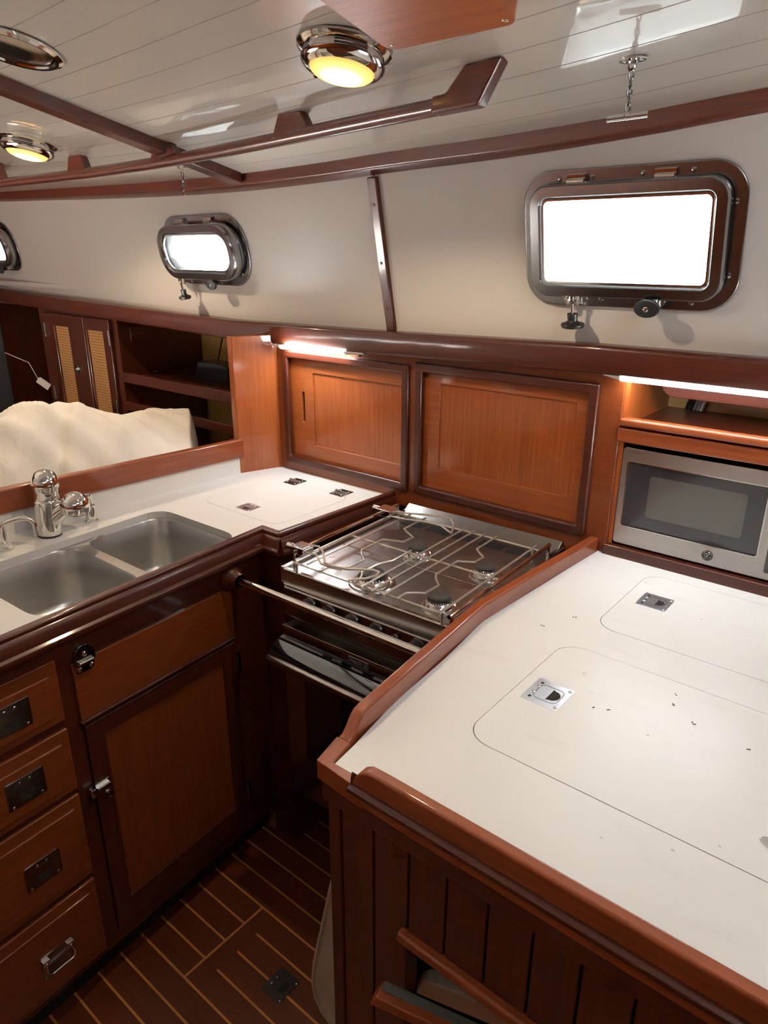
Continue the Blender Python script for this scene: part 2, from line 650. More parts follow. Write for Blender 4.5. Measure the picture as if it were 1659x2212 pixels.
def tube(bm, path, r, n=8, closed=False):
    path = [Vector(p) for p in path]
    m = len(path)
    rings = []
    up = None
    for i, p in enumerate(path):
        a = path[i - 1] if (i > 0 or closed) else p
        b = path[(i + 1) % m] if (i < m - 1 or closed) else p
        t = (b - a).normalized()
        if up is None:
            up = Vector((0, 0, 1)) if abs(t.z) < 0.9 else Vector((1, 0, 0))
        s = t.cross(up)
        if s.length < 1e-5:
            s = t.orthogonal()
        s.normalize()
        u2 = s.cross(t).normalized()
        up = u2
        rr = r[i] if isinstance(r, (list, tuple)) else r
        rings.append([bm.verts.new(p + (s * cos(2 * pi * k / n) + u2 * sin(2 * pi * k / n)) * rr) for k in range(n)])
    for i in range(m if closed else m - 1):
        A, B = rings[i], rings[(i + 1) % m]
        for k in range(n):
            bm.faces.new((A[k], A[(k + 1) % n], B[(k + 1) % n], B[k]))
    if not closed:
        bm.faces.new(rings[0][::-1])
        bm.faces.new(rings[-1])


def lathe(bm, prof, n=24, M=None):
    """prof: list of (radius, height) along local z."""
    M = M or Matrix()
    rings = []
    for r, h in prof:
        if r < 1e-6:
            rings.append([bm.verts.new(M @ Vector((0, 0, h)))])
        else:
            rings.append([bm.verts.new(M @ Vector((r * cos(2 * pi * k / n), r * sin(2 * pi * k / n), h))) for k in range(n)])
    for A, B in zip(rings, rings[1:]):
        for k in range(n):
            k2 = (k + 1) % n
            if len(A) == 1 and len(B) == 1:
                continue
            if len(A) == 1:
                bm.faces.new((A[0], B[k2], B[k]))
            elif len(B) == 1:
                bm.faces.new((A[k], A[k2], B[0]))
            else:
                bm.faces.new((A[k], A[k2], B[k2], B[k]))


def fence(bm, pts, w, zb):
    """An upright board along pts (x, y, ztop), width w, bottom zb."""
    rows = []
    for i, p in enumerate(pts):
        a = Vector(pts[max(i - 1, 0)][:2])
        b = Vector(pts[min(i + 1, len(pts) - 1)][:2])
        t = (b - a).normalized()
        s = Vector((-t.y, t.x)) * w / 2
        c = Vector(p[:2])
        z = zb[i] if isinstance(zb, (list, tuple)) else zb
        rows.append([bm.verts.new((*(c - s), z)), bm.verts.new((*(c + s), z)), bm.verts.new((*(c + s), p[2])), bm.verts.new((*(c - s), p[2]))])
    for A, B in zip(rows, rows[1:]):
        for k in range(4):
            bm.faces.new((A[k], A[(k + 1) % 4], B[(k + 1) % 4], B[k]))
    bm.faces.new(rows[0][::-1])
    bm.faces.new(rows[-1])


def frame(o, u, v, w):
    o, u, v, w = Vector(o), Vector(u).normalized(), Vector(v).normalized(), Vector(w).normalized()
    return Matrix(((u.x, v.x, w.x, o.x), (u.y, v.y, w.y, o.y), (u.z, v.z, w.z, o.z), (0, 0, 0, 1)))


def T(x, y, z):
    return Matrix.Translation((x, y, z))


RX90 = Matrix.Rotation(radians(90), 4, 'X')
RY90 = Matrix.Rotation(radians(90), 4, 'Y')


def text_mesh(bm, s, size, M, depth=0.0006):
    cu = bpy.data.curves.new('lettering', 'FONT')
    cu.body = s
    cu.size = size
    cu.extrude = depth
    cu.align_x = 'CENTER'
    cu.align_y = 'CENTER'
    o = bpy.data.objects.new('lettering', cu)
    COL.objects.link(o)
    dg = bpy.context.evaluated_depsgraph_get()
    me = bpy.data.meshes.new_from_object(o.evaluated_get(dg))
    bpy.data.objects.remove(o)
    b2 = bmesh.new()
    b2.from_mesh(me)
    b2.transform(M)
    tmp = bpy.data.meshes.new('lettering')
    b2.to_mesh(tmp)
    b2.free()
    bm.from_mesh(tmp)


def screw(parent, M, r=0.0045, mat='chrome'):
    bm = BM()
    lathe(bm, [(r, 0), (r, 0.0006), (r * 0.7, 0.0014), (0, 0.0016)], 12)
    o = obj('screw', bm, mat, parent, M=M)
    return o


# ------------------------------------------------------------------ reference geometry of the cabin
XK, YK = -1.31, 1.645                       # the cabin side bends slightly here
UA = Vector((1, 0, 0))
UB = Vector((1, -0.0536, 0)).normalized()
VT = Vector((0, -0.087, 0.405)).normalized()


def yled(x):                                # y of the cabin side at ledge height
    return YK if x >= XK else YK - 0.0536 * (x - XK)


def zled(x):
    pts = [(-5, 1.446), (-4.2, 1.440), (-2.93, 1.420), (-2.07, 1.405), (-1.29, 1.418), (-0.68, 1.431), (2, 1.431)]
    for (a, za), (b, zb) in zip(pts, pts[1:]):
        if x <= b:
            t = (x - a) / (b - a)
            return za + (zb - za) * max(t, 0)
    return 1.431


ZTP = [(-5.2, 1.925), (-3.73, 1.889), (-2.47, 1.858), (-1.89, 1.851), (-1.49, 1.856), (-1.22, 1.864), (-0.90, 1.872), (-0.59, 1.887), (-0.38, 1.902), (0.4, 1.955), (1.9, 2.06)]


def ztop(x):                                # height of the joint of cabin side and ceiling (smooth curve)
    P = ZTP
    for i in range(len(P) - 1):
        if x <= P[i + 1][0] or i == len(P) - 2:
            (x0, z0), (x1, z1) = P[i], P[i + 1]
            h = x1 - x0
            m0 = (z1 - P[i - 1][1]) / (x1 - P[i - 1][0]) if i > 0 else (z1 - z0) / h
            m1 = (P[i + 2][1] - z0) / (P[i + 2][0] - x0) if i < len(P) - 2 else (z1 - z0) / h
            t = (x - x0) / h
            t2, t3 = t * t, t * t * t
            return (2 * t3 - 3 * t2 + 1) * z0 + (t3 - 2 * t2 + t) * h * m0 + (-2 * t3 + 3 * t2) * z1 + (t3 - t2) * h * m1


def ytop(x):
    return yled(x) - 0.087


def zceil(x, y):
    s = ytop(x) - y
    s2 = min(max(s, -0.2), 2.2)
    return ztop(x) + 0.216 * s2 - (0.09 * (s2 - 1.0) ** 2 if s2 > 1.0 else 0.0)


FZ = -0.13
CT = 0.91                                   # worktop height

# ------------------------------------------------------------------ structure
# floor: teak boards with pale inlaid strips and a lift-out panel
bm = BM()
box(bm, -5.0, 1.8, -1.7, 2.3, FZ - 0.04, FZ)
k = 0
y = 0.474 - 0.067 * 24
ys = [0.474 + 0.067 * i for i in range(-24, 24)]
for yv in ys:
    if 0.68 < yv < 0.94:
        box(bm, -4.6, -1.215, yv - 0.0028, yv + 0.0028, FZ - 0.002, FZ + 0.0006, 1)
        box(bm, -1.165, -0.4, yv - 0.0028, yv + 0.0028, FZ - 0.002, FZ + 0.0006, 1)
    else:
        box(bm, -4.6, 1.6, yv - 0.0028, yv + 0.0028, FZ - 0.002, FZ + 0.0006, 1)
box(bm, -1.218, -1.212, 0.675, 0.943, FZ - 0.002, FZ + 0.0006, 1)
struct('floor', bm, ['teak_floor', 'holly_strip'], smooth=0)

# cabin side with porthole openings (inner face at w=0, 70 mm thick)
MA = frame((XK, YK, 1.42), UA, VT, UA.cross(VT))
wB = UB.cross(VT).normalized()
VB = wB.cross(UB).normalized()
MB_ = frame((XK, YK, 1.42), UB, VB, wB)
P1 = (0.680, 0.2445, 0.480, 0.293, 0.070)       # u, v, width, height, corner radius
P2 = (-0.845, 0.222, 0.500, 0.236, 0.108)
P3 = (-2.690, 0.240, 0.500, 0.236, 0.108)


def hole_of(p, sh):
    u, v, w, h, r = p
    return rrect(u - w / 2 + sh, u + w / 2 - sh, v - h / 2 + sh, v + h / 2 - sh, max(r - sh, 0.01), 10)




def ring(bm, outer, inner, z0, z1):
    """A flat ring between two loops of equal length, in x and y."""
    n = len(outer)
    L = [[bm.verts.new((p[0], p[1], z)) for p in l] for l, z in ((outer, z0), (outer, z1), (inner, z1), (inner, z0))]
    for A, B in zip(L, L[1:] + L[:1]):
        for k in range(n):
            bm.faces.new((A[k], A[(k + 1) % n], B[(k + 1) % n], B[k]))


def holed(bm, x0, x1, p, sh):
    u, v, w, h, r = p
    a, b = u - 0.35, u + 0.35
    ring(bm, rrect(a, b, -0.06, 0.62, 0.0005, 10), hole_of(p, sh), -0.07, 0)
    if a > x0:
        box(bm, x0, a, -0.06, 0.62, -0.07, 0)
    if b < x1:
        box(bm, b, x1, -0.06, 0.62, -0.07, 0)


bm = BM()
holed(bm, 0, 3.2, P1, 0.040)
bm.transform(MA)
b2 = BM()
holed(b2, -1.7, 0, P2, 0.032)
holed(b2, -4.2, -1.7, P3, 0.032)
b2.transform(MB_)
tmp = bpy.data.meshes.new('t')
b2.to_mesh(tmp)
b2.free()
bm.from_mesh(tmp)
struct('wall_back', bm, 'wall_laminate', smooth=0)

# ceiling, cambered
bm = BM()
xs = [-5.0 + 6.8 * i / 60 for i in range(61)]
ysn = 34
rows = []
for x in xs:
    y1 = ytop(x) + 0.05
    rows.append([bm.verts.new((x, y1 - (y1 + 1.7) * j / ysn, zceil(x, y1 - (y1 + 1.7) * j / ysn))) for j in range(ysn + 1)])
for i in range(60):
    for j in range(ysn):
        bm.faces.new((rows[i][j], rows[i + 1][j], rows[i + 1][j + 1], rows[i][j + 1]))
ret = bmesh.ops.extrude_face_region(bm, geom=bm.faces[:])
bmesh.ops.translate(bm, verts=[v for v in ret['geom'] if isinstance(v, bmesh.types.BMVert)], vec=(0, 0, 0.05))
struct('ceiling', bm, 'gloss_ceiling', smooth=30)

# other bulkheads of the cabin
bm = BM(); box(bm, -5.0, 1.8, -1.75, -1.66, FZ, 1.25); struct('wall_front', bm, 'panel_x', smooth=0)
bm = BM(); box(bm, -5.0, 1.8, -1.75, -1.66, 1.25, 2.3); struct('wall_front_upper', bm, 'wall_laminate', smooth=0)
bm = BM(); box(bm, 1.72, 1.80, -1.75, 2.3, FZ, 2.3); struct('wall_right', bm, 'panel_z', smooth=0)
bm = BM(); box(bm, -4.62, -4.54, -1.75, 2.4, FZ, 2.3); struct('wall_left', bm, 'trim_z', smooth=0)
# hull liner and side deck above the lockers
bm = BM()
box(bm, -4.6, 1.8, 2.27, 2.32, FZ, 1.46)
for zz in (1.335, 1.265, 1.18, 1.10, 1.02, 0.93):
    box(bm, -4.5, -1.9, 2.262, 2.27, zz - 0.035, zz + 0.030)
struct('wall_hull', bm, 'yellow_wood', smooth=0)
bm = BM()
for x0, x1 in ((-4.6, -3.0), (-3.0, -2.0), (-2.0, XK), (XK, 1.8)):
    zz = min(zled(x0), zled(x1)) - 0.035
    box(bm, x0, x1, min(yled(x0), yled(x1)) + 0.005, 2.32, zz, zz + 0.03)
struct('wall_deck_underside', bm, 'trim_x', smooth=0)
bm = BM(); box(bm, -4.6, 1.8, 1.74, 2.60, 1.465, 1.485); struct('wall_side_deck', bm, 'white_plastic', smooth=0)
bm = BM(); box(bm, -1.86, 1.8, 1.672, 1.70, FZ, 0.90); struct('wall_galley', bm, 'trim_x', smooth=0)


bm = BM(); box(bm, -3.9, -2.1, -0.75, 0.22, 0.76, 0.80)  # out of view, added to bounce lamp light onto ceiling and left wall
ctb = thing('bounce_table', 'unseen table with cream cover, added to bounce light onto the saloon wall', 'table', (-3.0, -0.25, FZ))
obj('bounce_cover', bm, 'sheet_cloth', ctb, bevel=0.01)
bm = BM(); box(bm, -3.7, -2.3, -0.55, 0.05, FZ, 0.76); obj('cabinet_base', bm, 'trim_z', ctb)


def beam_along(bm, xs_, prof):
    """prof(x) -> list of (y, z) corners, the same count at every x."""
    rings = [[bm.verts.new((x, p[0], p[1])) for p in prof(x)] for x in xs_]
    for A, B in zip(rings, rings[1:]):
        n = len(A)
        for k in range(n):
            bm.faces.new((A[k], A[(k + 1) % n], B[(k + 1) % n], B[k]))
    bm.faces.new(rings[0][::-1])
    bm.faces.new(rings[-1])


# trim_1: dark beam in the joint of cabin side and ceiling
bm = BM()
XS = [-4.55 + 0.125 * i for i in range(51)]


def pr1(x):
    y, z = ytop(x), ztop(x)
    return [(y - 0.024, z + 0.008), (y + 0.03, z - 0.004), (y + 0.03, z - 0.042), (y + 0.004, z - 0.042), (y - 0.020, z - 0.026)]


beam_along(bm, XS, pr1)
struct('trim_1', bm, 'trim_x', bevel=0.004)

# trim_2: heavy varnished ledge below the portholes
bm = BM()
XL = [-4.55, -4.2, -2.93, -2.07, -1.6, -1.31, -0.68, 0.3, 1.7]


def pr2(x):
    y, z = yled(x), zled(x)
    return [(y - 0.042, z - 0.066), (y - 0.046, z - 0.055), (y - 0.046, z - 0.008), (y - 0.038, z), (y + 0.02, z), (y + 0.02, z - 0.066)]


beam_along(bm, XL, pr2)
struct('trim_2', bm, 'trim_x', bevel=0.004)

# trim_3: upright cover strip on the cabin side
bm = BM()
box(bm, -0.017, 0.012, 0.0, 0.407, -0.01, 0.014)
for vv in (0.065, 0.19, 0.34):
    lathe(bm, [(0.0045, 0.0142), (0.003, 0.0150), (0, 0.0151)], 10, T(-0.003, vv, 0))
struct('trim_3', bm, 'trim_y', M=MA @ T(0, 0, 0), bevel=0.003)

# trim_4: deck beam under the ceiling
bm = BM()
pts = [1.558 - 0.1 * i for i in range(0, 20)]
rings = []
for yv in pts:
    zc = zceil(-1.86, yv)
    rings.append([bm.verts.new((x, yv, z)) for x, z in ((-1.892, zc + 0.004), (-1.892, zc - 0.030), (-1.838, zc - 0.030), (-1.838, zc + 0.004))])
for A, B in zip(rings, rings[1:]):
    for k in range(4):
        bm.faces.new((A[k], A[(k + 1) % 4], B[(k + 1) % 4], B[k]))
bm.faces.new(rings[0][::-1]); bm.faces.new(rings[-1])
struct('trim_4', bm, 'trim_y', bevel=0.004)


# ------------------------------------------------------------------ portholes
def porthole(name, M0, p, lift, screws, hinge_u, knob_u):
    u0, v0, w, h, r = p
    M = M0 @ T(u0, v0, 0)
    root = bpy.data.objects.new(name, None)
    COL.objects.link(root)
    root.location = M.translation
    ORG[root.name] = M.translation.copy()
    root['kind'] = 'structure'

    def loop(s, n=10):
        return rrect(-w / 2 + s, w / 2 - s, -h / 2 + s, h / 2 - s, max(r - s, 0.012), n)
    bm = BM()
    ring(bm, loop(0), loop(0.042), 0.0, 0.007)
    obj('flange', bm, 'polished_steel', root, M=M, bevel=0.003, seg=3)
    # spigot through the cabin side
    bm = BM()
    ring(bm, loop(0.038), loop(0.046), -0.10, 0.012)
    obj('spigot', bm, 'white_plastic', root, M=M)
    # opening frame
    bm = BM()
    a, b, c, d = loop(0.026), loop(0.030), loop(0.050), loop(0.056)
    lev = [(a, 0.006 + lift * 0.2), (a, lift - 0.006), (b, lift), (c, lift + 0.001), (d, lift - 0.006), (d, 0.010)]
    rings = [[bm.verts.new((q[0], q[1], z)) for q in l] for l, z in lev]
    n = len(a)
    for A, B in zip(rings, rings[1:] + rings[:1]):
        for k in range(n):
            bm.faces.new((A[k], A[(k + 1) % n], B[(k + 1) % n], B[k]))
    fr = obj('opening_frame', bm, 'polished_steel', root, M=M, smooth=50)
    bm = BM()
    ring(bm, loop(0.053), loop(0.060), lift - 0.012, lift - 0.006)
    obj('gasket', bm, 'chrome_bright', fr, M=M)
    bm = BM()
    plate(bm, loop(0.054), [], 0.012, 0.018)
    obj('pane', bm, 'porthole_glass', root, M=M, smooth=0)
    for hu in hinge_u:
        bm = BM()
        box(bm, hu - 0.022, hu + 0.022, h / 2 - 0.030, h / 2 - 0.010, 0.006, 0.016)
        tube(bm, [(hu - 0.020, h / 2 - 0.024, 0.018), (hu + 0.020, h / 2 - 0.024, 0.018)], 0.0065, 12)
        box(bm, hu - 0.006, hu + 0.006, h / 2 - 0.042, h / 2 - 0.022, 0.016, 0.023)
        obj('hinge', bm, 'chrome', root, M=M, bevel=0.001)
    # swing-bolt dogs
    for i, ku in enumerate(knob_u):
        bm = BM()
        vb = -h / 2 + 0.020
        for s in (-1, 1):                       # forked lug on the opening frame
            tube(bm, [(ku + s * 0.011, vb + 0.016, lift - 0.010), (ku + s * 0.012, vb + 0.002, lift - 0.004), (ku + s * 0.011, vb - 0.012, lift - 0.008)], [0.006, 0.0065, 0.0045], 10)
        box(bm, ku - 0.020, ku + 0.020, vb - 0.012, vb + 0.004, 0.006, 0.018)
        obj('dog_lug', bm, 'chrome', root, M=M, bevel=0.0015)
        if i == 0:                              # hanging loose
            K = T(ku + 0.004, vb - 0.010, lift + 0.002) @ Matrix.Rotation(radians(90), 4, 'X')
        else:                                   # screwed down, face towards the cabin
            K = T(ku + 0.002, vb - 0.006, 0.012)
        bm = BM()
        lathe(bm, [(0.0042, -0.004), (0.0042, 0.030 if i == 0 else 0.020)], 10, K)
        st = obj('swing_bolt', bm, 'chrome', root, M=M)
        bm = BM()
        h0 = 0.020 if i == 0 else 0.012
        lathe(bm, [(0, h0), (0.0115, h0), (0.0105, h0 + 0.016), (0.016, h0 + 0.021), (0.0245, h0 + 0.023), (0.0255, h0 + 0.027), (0.0235, h0 + 0.032), (0, h0 + 0.034)], 20,
              K @ Matrix.Diagonal((1.12, 0.78, 1, 1)))
        obj('knob', bm, 'black_plastic', st, M=M)
        if i == 1:
            screw(st, M @ K @ T(0, 0, h0 + 0.0335), 0.006, 'chrome_bright')
    for su, sv in screws:
        screw(root, M @ T(su, sv, 0.0068), 0.0058, 'polished_steel')
    return root


porthole('window_1', MA, P1, 0.034,
         [(-0.150, 0.128), (-0.075, 0.129), (0.035, 0.130), (0.135, 0.130), (0.218, 0.070), (0.218, -0.070), (0.150, -0.128), (-0.05, -0.128), (-0.140, -0.128), (-0.222, 0.02)],
         (-0.108, 0.082), (-0.110, 0.070))
porthole('window_2', MB_, P2, 0.052, [(-0.06, 0.102), (0.06, 0.102), (0.2, 0.06), (0.228, -0.01), (0.19, -0.075), (0.0, -0.102), (-0.2, 0.06)], (-0.095, 0.075), (-0.130, 0.055))
porthole('window_3', MB_, P3, 0.052, [(0.2, 0.06), (0.228, -0.01), (0.19, -0.075)], (-0.095, 0.075), (-0.130, 0.055))
for p, MM in ((P1, MA), (P2, MB_), (P3, MB_)):
    q = MM @ Vector((p[0], p[1], -0.09))
    o = area_light('porthole_portal', q, (0, 0, 0), p[2], p[3], 1.0, (1, 1, 1), portal=True)
    o.matrix_world = MM @ T(p[0], p[1], -0.10) @ Matrix.Rotation(pi, 4, 'X')


# ------------------------------------------------------------------ ceiling fittings
def ceil_frame(x, y):
    n = Vector((0, -(zceil(x, y + 0.01) - zceil(x, y - 0.01)) / 0.02, 1)).normalized()
    w = -n
    u = Vector((1, 0, 0))
    v = w.cross(u).normalized()
    return frame((x, y, zceil(x, y)), u, v, w)


def dome_lamp(x, y, label):
    M = ceil_frame(x, y)
    root = thing('dome_lamp', label, 'ceiling lamp', M.translation, 'dome lamps on the ceiling')
    bm = BM()
    lathe(bm, [(0.060, -0.004), (0.084, 0.0), (0.086, 0.005), (0.080, 0.009), (0.073, 0.011), (0.073, 0.023), (0.070, 0.024)], 40)
    obj('base', bm, 'chrome', root, M=M)
    for a in range(4):                          # vent slots around the drum
        for hh in (0.0135, 0.019):
            bm = BM()
            tube(bm, [(0.0728 * cos(a * pi / 2 + t), 0.0728 * sin(a * pi / 2 + t), hh) for t in [0.25 + 0.1 * q for q in range(9)]], 0.0016, 6)
            obj('vent_slot', bm, 'black', root, M=M)
    bm = BM()
    lathe(bm, [(0.074, 0.022), (0.077, 0.025), (0.074, 0.031), (0.066, 0.036), (0.061, 0.038), (0.0585, 0.037), (0.0585, 0.031)], 40)
    obj('rim', bm, 'chrome', root, M=M)
    # the lens is its own local frame so the glow is centred on it
    bm = BM()
    lathe(bm, [(0.0592, 0.034)] + [(0.0592 * cos(t * pi / 16), 0.0345 + 0.016 * sin(t * pi / 16)) for t in range(1, 8)] + [(0, 0.0505)], 40)
    b3 = obj('lens', bm, 'lamp_lens', root, M=None)
    # lens mesh was built in the local frame: place it through its own matrix
    me = b3.data
    me.transform(Matrix.Translation(ORG[root.name]))
    b3.matrix_local = Matrix.Translation((0, 0, 0)) @ M.to_3x3().to_4x4()
    bm = BM()
    tube(bm, [(-0.072, -0.010, 0.024), (-0.080, -0.012, 0.030)], 0.004, 8)
    obj('switch', bm, 'black_plastic', root, M=M)
    d = bpy.data.lights.new('dome_bulb', 'SPOT')
    d.energy = DOME_W
    d.color = (1.0, 0.77, 0.52)
    d.shadow_soft_size = 0.012
    d.spot_size = radians(158)
    d.spot_blend = 0.35
    o = bpy.data.objects.new('dome_bulb', d)
    COL.objects.link(o)
    o.matrix_world = M @ T(0, 0, 0.056) @ Matrix.Rotation(pi, 4, 'X')
    return root


dome_lamp(-0.984, 1.088, 'lit amber dome lamp with chrome rim beside the mahogany ceiling board')
dome_lamp(-2.396, 1.186, 'lit amber dome lamp with chrome rim beyond the deck beam, farther from the ceiling board')

M = ceil_frame(-1.63, 0.808)
t = thing('round_ceiling_fitting', 'unlit round chrome fitting flat on the ceiling, beside the deck beam', 'ceiling fitting', M.translation)
bm = BM(); lathe(bm, [(0.086, -0.002), (0.092, 0.002), (0.092, 0.007), (0.084, 0.011), (0.078, 0.010), (0.076, 0.006)], 40)
obj('rim', bm, 'chrome', t, M=M)
bm = BM(); lathe(bm, [(0.0765, 0.003), (0.06, 0.010), (0.03, 0.013), (0, 0.014)], 40)
obj('cover', bm, 'dark_steel', t, M=M)

# mahogany board with rounded corners, screwed to the ceiling
t = thing('ceiling_board', 'mahogany board with rounded corners screwed flat to the white ceiling', 'board', (-0.755, 0.93, zceil(-0.755, 0.93)))
M = ceil_frame(-0.755, 0.95)
bm = BM()
plate(bm, rrect(-0.126, 0.126, -0.148, 0.26, 0.024, 6), [], 0.0, 0.026)
obj('panel', bm, 'board_x', t, M=M, bevel=0.003)
for sx, sy in ((-0.108, -0.132), (0.108, -0.132), (-0.112, 0.03)):
    screw(t, M @ T(sx, sy, 0.0258), 0.0048, 'chrome_bright')

# ------------------------------------------------------------------ grab rail under the ceiling
t = thing('grab_rail', 'long varnished mahogany grab rail on blocks below the ceiling', 'grab rail', (-1.8, 1.29, 1.86))
RP = [(-0.86, 1.222, 1.887), (-1.0, 1.232, 1.884), (-1.3, 1.250, 1.876), (-1.6, 1.272, 1.869), (-1.9, 1.292, 1.865), (-2.3, 1.305, 1.863), (-2.9, 1.306, 1.866), (-3.6, 1.300, 1.868)]
RP = [(x * 1.015, y * 1.015, 1.63 + (z - 1.63) * 1.015) for x, y, z in RP]
bm = BM()
tube(bm, RP, 0.0160, 12)
obj('rail', bm, 'trim_x', t)


def rail_at(x):
    for a, b in zip(RP, RP[1:]):
        if b[0] <= x <= a[0]:
            k = (x - a[0]) / (b[0] - a[0])
            return Vector(a).lerp(Vector(b), k)
    return Vector(RP[0])


for xb in (-1.305, -1.86, -2.36, -2.95):
    p = rail_at(xb)
    zc = zceil(xb, p.y) + 0.003
    bm = BM()
    for q in (0, 1):
        pass
    lo = [(-0.066, p.z - 0.004), (0.066, p.z - 0.004), (0.034, zc), (-0.040, zc)]
    A = [bm.verts.new((xb + dx, p.y - 0.013, z)) for dx, z in lo]
    B = [bm.verts.new((xb + dx, p.y + 0.013, z)) for dx, z in lo]
    bm.faces.new(A); bm.faces.new(B[::-1])
    for k in range(4):
        bm.faces.new((A[k], B[k], B[(k + 1) % 4], A[(k + 1) % 4]))
    obj('block', bm, 'trim_x', t, bevel=0.005)
# swept end block rising to the ceiling
bm = BM()
prof = [(-0.890, 1.875), (-0.785, 1.879), (-0.738, 1.960), (-0.818, 1.960), (-0.858, 1.908), (-0.890, 1.906)]
yc = 1.238
A = [bm.verts.new((x, yc - 0.017, min(z, zceil(x, yc) + 0.004))) for x, z in prof]
B = [bm.verts.new((x, yc + 0.017, min(z, zceil(x, yc) + 0.004))) for x, z in prof]
bm.faces.new(A); bm.faces.new(B[::-1])
for k in range(len(A)):
    k2 = (k + 1) % len(A)
    bm.faces.new((A[k], B[k], B[k2], A[k2]))
obj('end_block', bm, 'trim_x', t, bevel=0.007, seg=3)


# ------------------------------------------------------------------ toggle chains that hold open portholes
def toggle_chain(x, y, drop, tdir, label):
    M = ceil_frame(x, y)
    root = thing('toggle_chain', label, 'chain', M.translation, 'porthole chains')
    bm = BM()
    plate(bm, [(0.024 * cos(a) * (1 if abs(cos(a)) > .3 else 1), 0.011 * sin(a)) for a in [2 * pi * q / 20 for q in range(20)]], [], 0.0, 0.003)
    eye = obj('eye_plate', bm, 'chrome_bright', root, M=M, bevel=0.001)
    bm = BM()
    tube(bm, [(0.006 * cos(a), 0.0, 0.009 + 0.009 * sin(a)) for a in [2 * pi * q / 12 for q in range(12)]], 0.0024, 6, True)
    obj('eye', bm, 'chrome', eye, M=M)
    for s in (-1, 1):
        screw(eye, M @ T(s * 0.015, 0, 0.0029), 0.0035, 'chrome')
    c = M.translation
    z = c.z - 0.017
    n = int(drop / 0.0125)
    bm = BM()
    for i in range(n):
        zc = z - 0.0125 * i - 0.006
        a0 = (i % 2) * pi / 2 + 0.6
        tube(bm, [(c.x + 0.0036 * cos(a) * cos(a0), c.y + 0.0036 * cos(a) * sin(a0), zc + 0.0092 * sin(a)) for a in [2 * pi * q / 10 for q in range(10)]], 0.0017, 6, True)
    obj('chain', bm, 'polished_steel', root)
    zb = z - 0.0125 * n - 0.005
    bm = BM()
    tube(bm, [(c.x + 0.0065 * cos(a) * tdir[1], c.y + 0.0065 * cos(a) * tdir[0], zb + 0.0065 * sin(a)) for a in [2 * pi * q / 12 for q in range(12)]], 0.0014, 6, True)
    obj('ring', bm, 'chrome', root)
    bm = BM()
    d = Vector((tdir[0], tdir[1], tdir[2])).normalized() * tdir[3]
    tube(bm, [Vector((c.x, c.y, zb - 0.002)) - d, Vector((c.x, c.y, zb - 0.002)) + d], 0.0054, 12)
    obj('toggle_bar', bm, 'chrome_bright', root, bevel=0.0008)
    return root


toggle_chain(-0.549, 1.332, 0.072, (1, 0.3, 0.06, 0.034), 'short chain with steel toggle bar hanging above the large rectangular porthole')
toggle_chain(-2.015, 1.470, 0.062, (1, -0.9, -0.25, 0.022), 'short chain with steel toggle bar hanging above the small oval porthole')

# ------------------------------------------------------------------ galley locker with two sliding doors
t = thing('galley_locker', 'built-in mahogany locker with two sliding panel doors behind the stove', 'locker', (-1.22, 1.66, 0.92))
H1 = (-1.772, -1.262, 0.952, 1.312)
H2 = (-1.212, -0.684, 0.955, 1.322)
bm = BM()
plate(bm, [(-1.822, 0.886), (-0.612, 0.886), (-0.612, 1.374), (-1.822, 1.350)], [[(h[0], h[2]), (h[1], h[2]), (h[1], h[3]), (h[0], h[3])] for h in (H1, H2)], 1.645, 1.663, 'y')
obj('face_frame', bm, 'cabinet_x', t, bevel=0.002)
bm = BM(); box(bm, -1.82, -0.614, 1.69, 1.95, 0.90, 1.372); obj('carcass', bm, 'trim_x', t, smooth=0)
for h in (H1, H2):
    bm = BM()
    a = [(h[0] - 0.014, h[2] - 0.014), (h[1] + 0.014, h[2] - 0.014), (h[1] + 0.014, h[3] + 0.014), (h[0] - 0.014, h[3] + 0.014)]
    b = [(h[0] + 0.012, h[2] + 0.012), (h[1] - 0.012, h[2] + 0.012), (h[1] - 0.012, h[3] - 0.012), (h[0] + 0.012, h[3] - 0.012)]
    plate(bm, a, [b], 1.634, 1.655, 'y')
    obj('moulding', bm, 'trim_x', t, bevel=0.006, seg=3)
for h, pn, fp, right_pull in ((H1, (-1.660, -1.262, 1.013, 1.257), (-1.716, -1.702, 1.085, 1.190), False), (H2, (-1.148, -0.730, 1.030, 1.279), (-0.696, -0.684, 1.10, 1.205), True)):
    bm = BM()
    hole = [(pn[0], pn[2]), (pn[1], pn[2]), (pn[1], pn[3]), (pn[0], pn[3])]
    pull = rrect(fp[0], fp[1], fp[2], fp[3], 0.0058, 4)
    plate(bm, [(h[0] - 0.002, h[2] - 0.002), (h[1] + 0.03, h[2] - 0.002), (h[1] + 0.03, h[3] + 0.002), (h[0] - 0.002, h[3] + 0.002)] if not right_pull else
          [(h[0] - 0.03, h[2] - 0.002), (h[1] + 0.004, h[2] - 0.002), (h[1] + 0.004, h[3] + 0.002), (h[0] - 0.03, h[3] + 0.002)],
          [hole, pull] if not right_pull else [hole], 1.657, 1.671, 'y')
    d = obj('sliding_door', bm, 'panel_x', t, bevel=0.0015)
    bm = BM(); box(bm, pn[0] - 0.004, pn[1] + 0.004, 1.6615, 1.668, pn[2] - 0.004, pn[3] + 0.004)
    obj('door_panel', bm, 'panel_z', d, smooth=0)
    bm = BM()
    if right_pull:
        plate(bm, pull, [], 1.6545, 1.6575, 'y')
        obj('finger_pull', bm, 'trim_z', d, smooth=0)
    else:
        box(bm, fp[0] - 0.002, fp[1] + 0.002, 1.667, 1.671, fp[2] - 0.002, fp[3] + 0.002)
        obj('finger_pull', bm, 'trim_z', d, smooth=0)

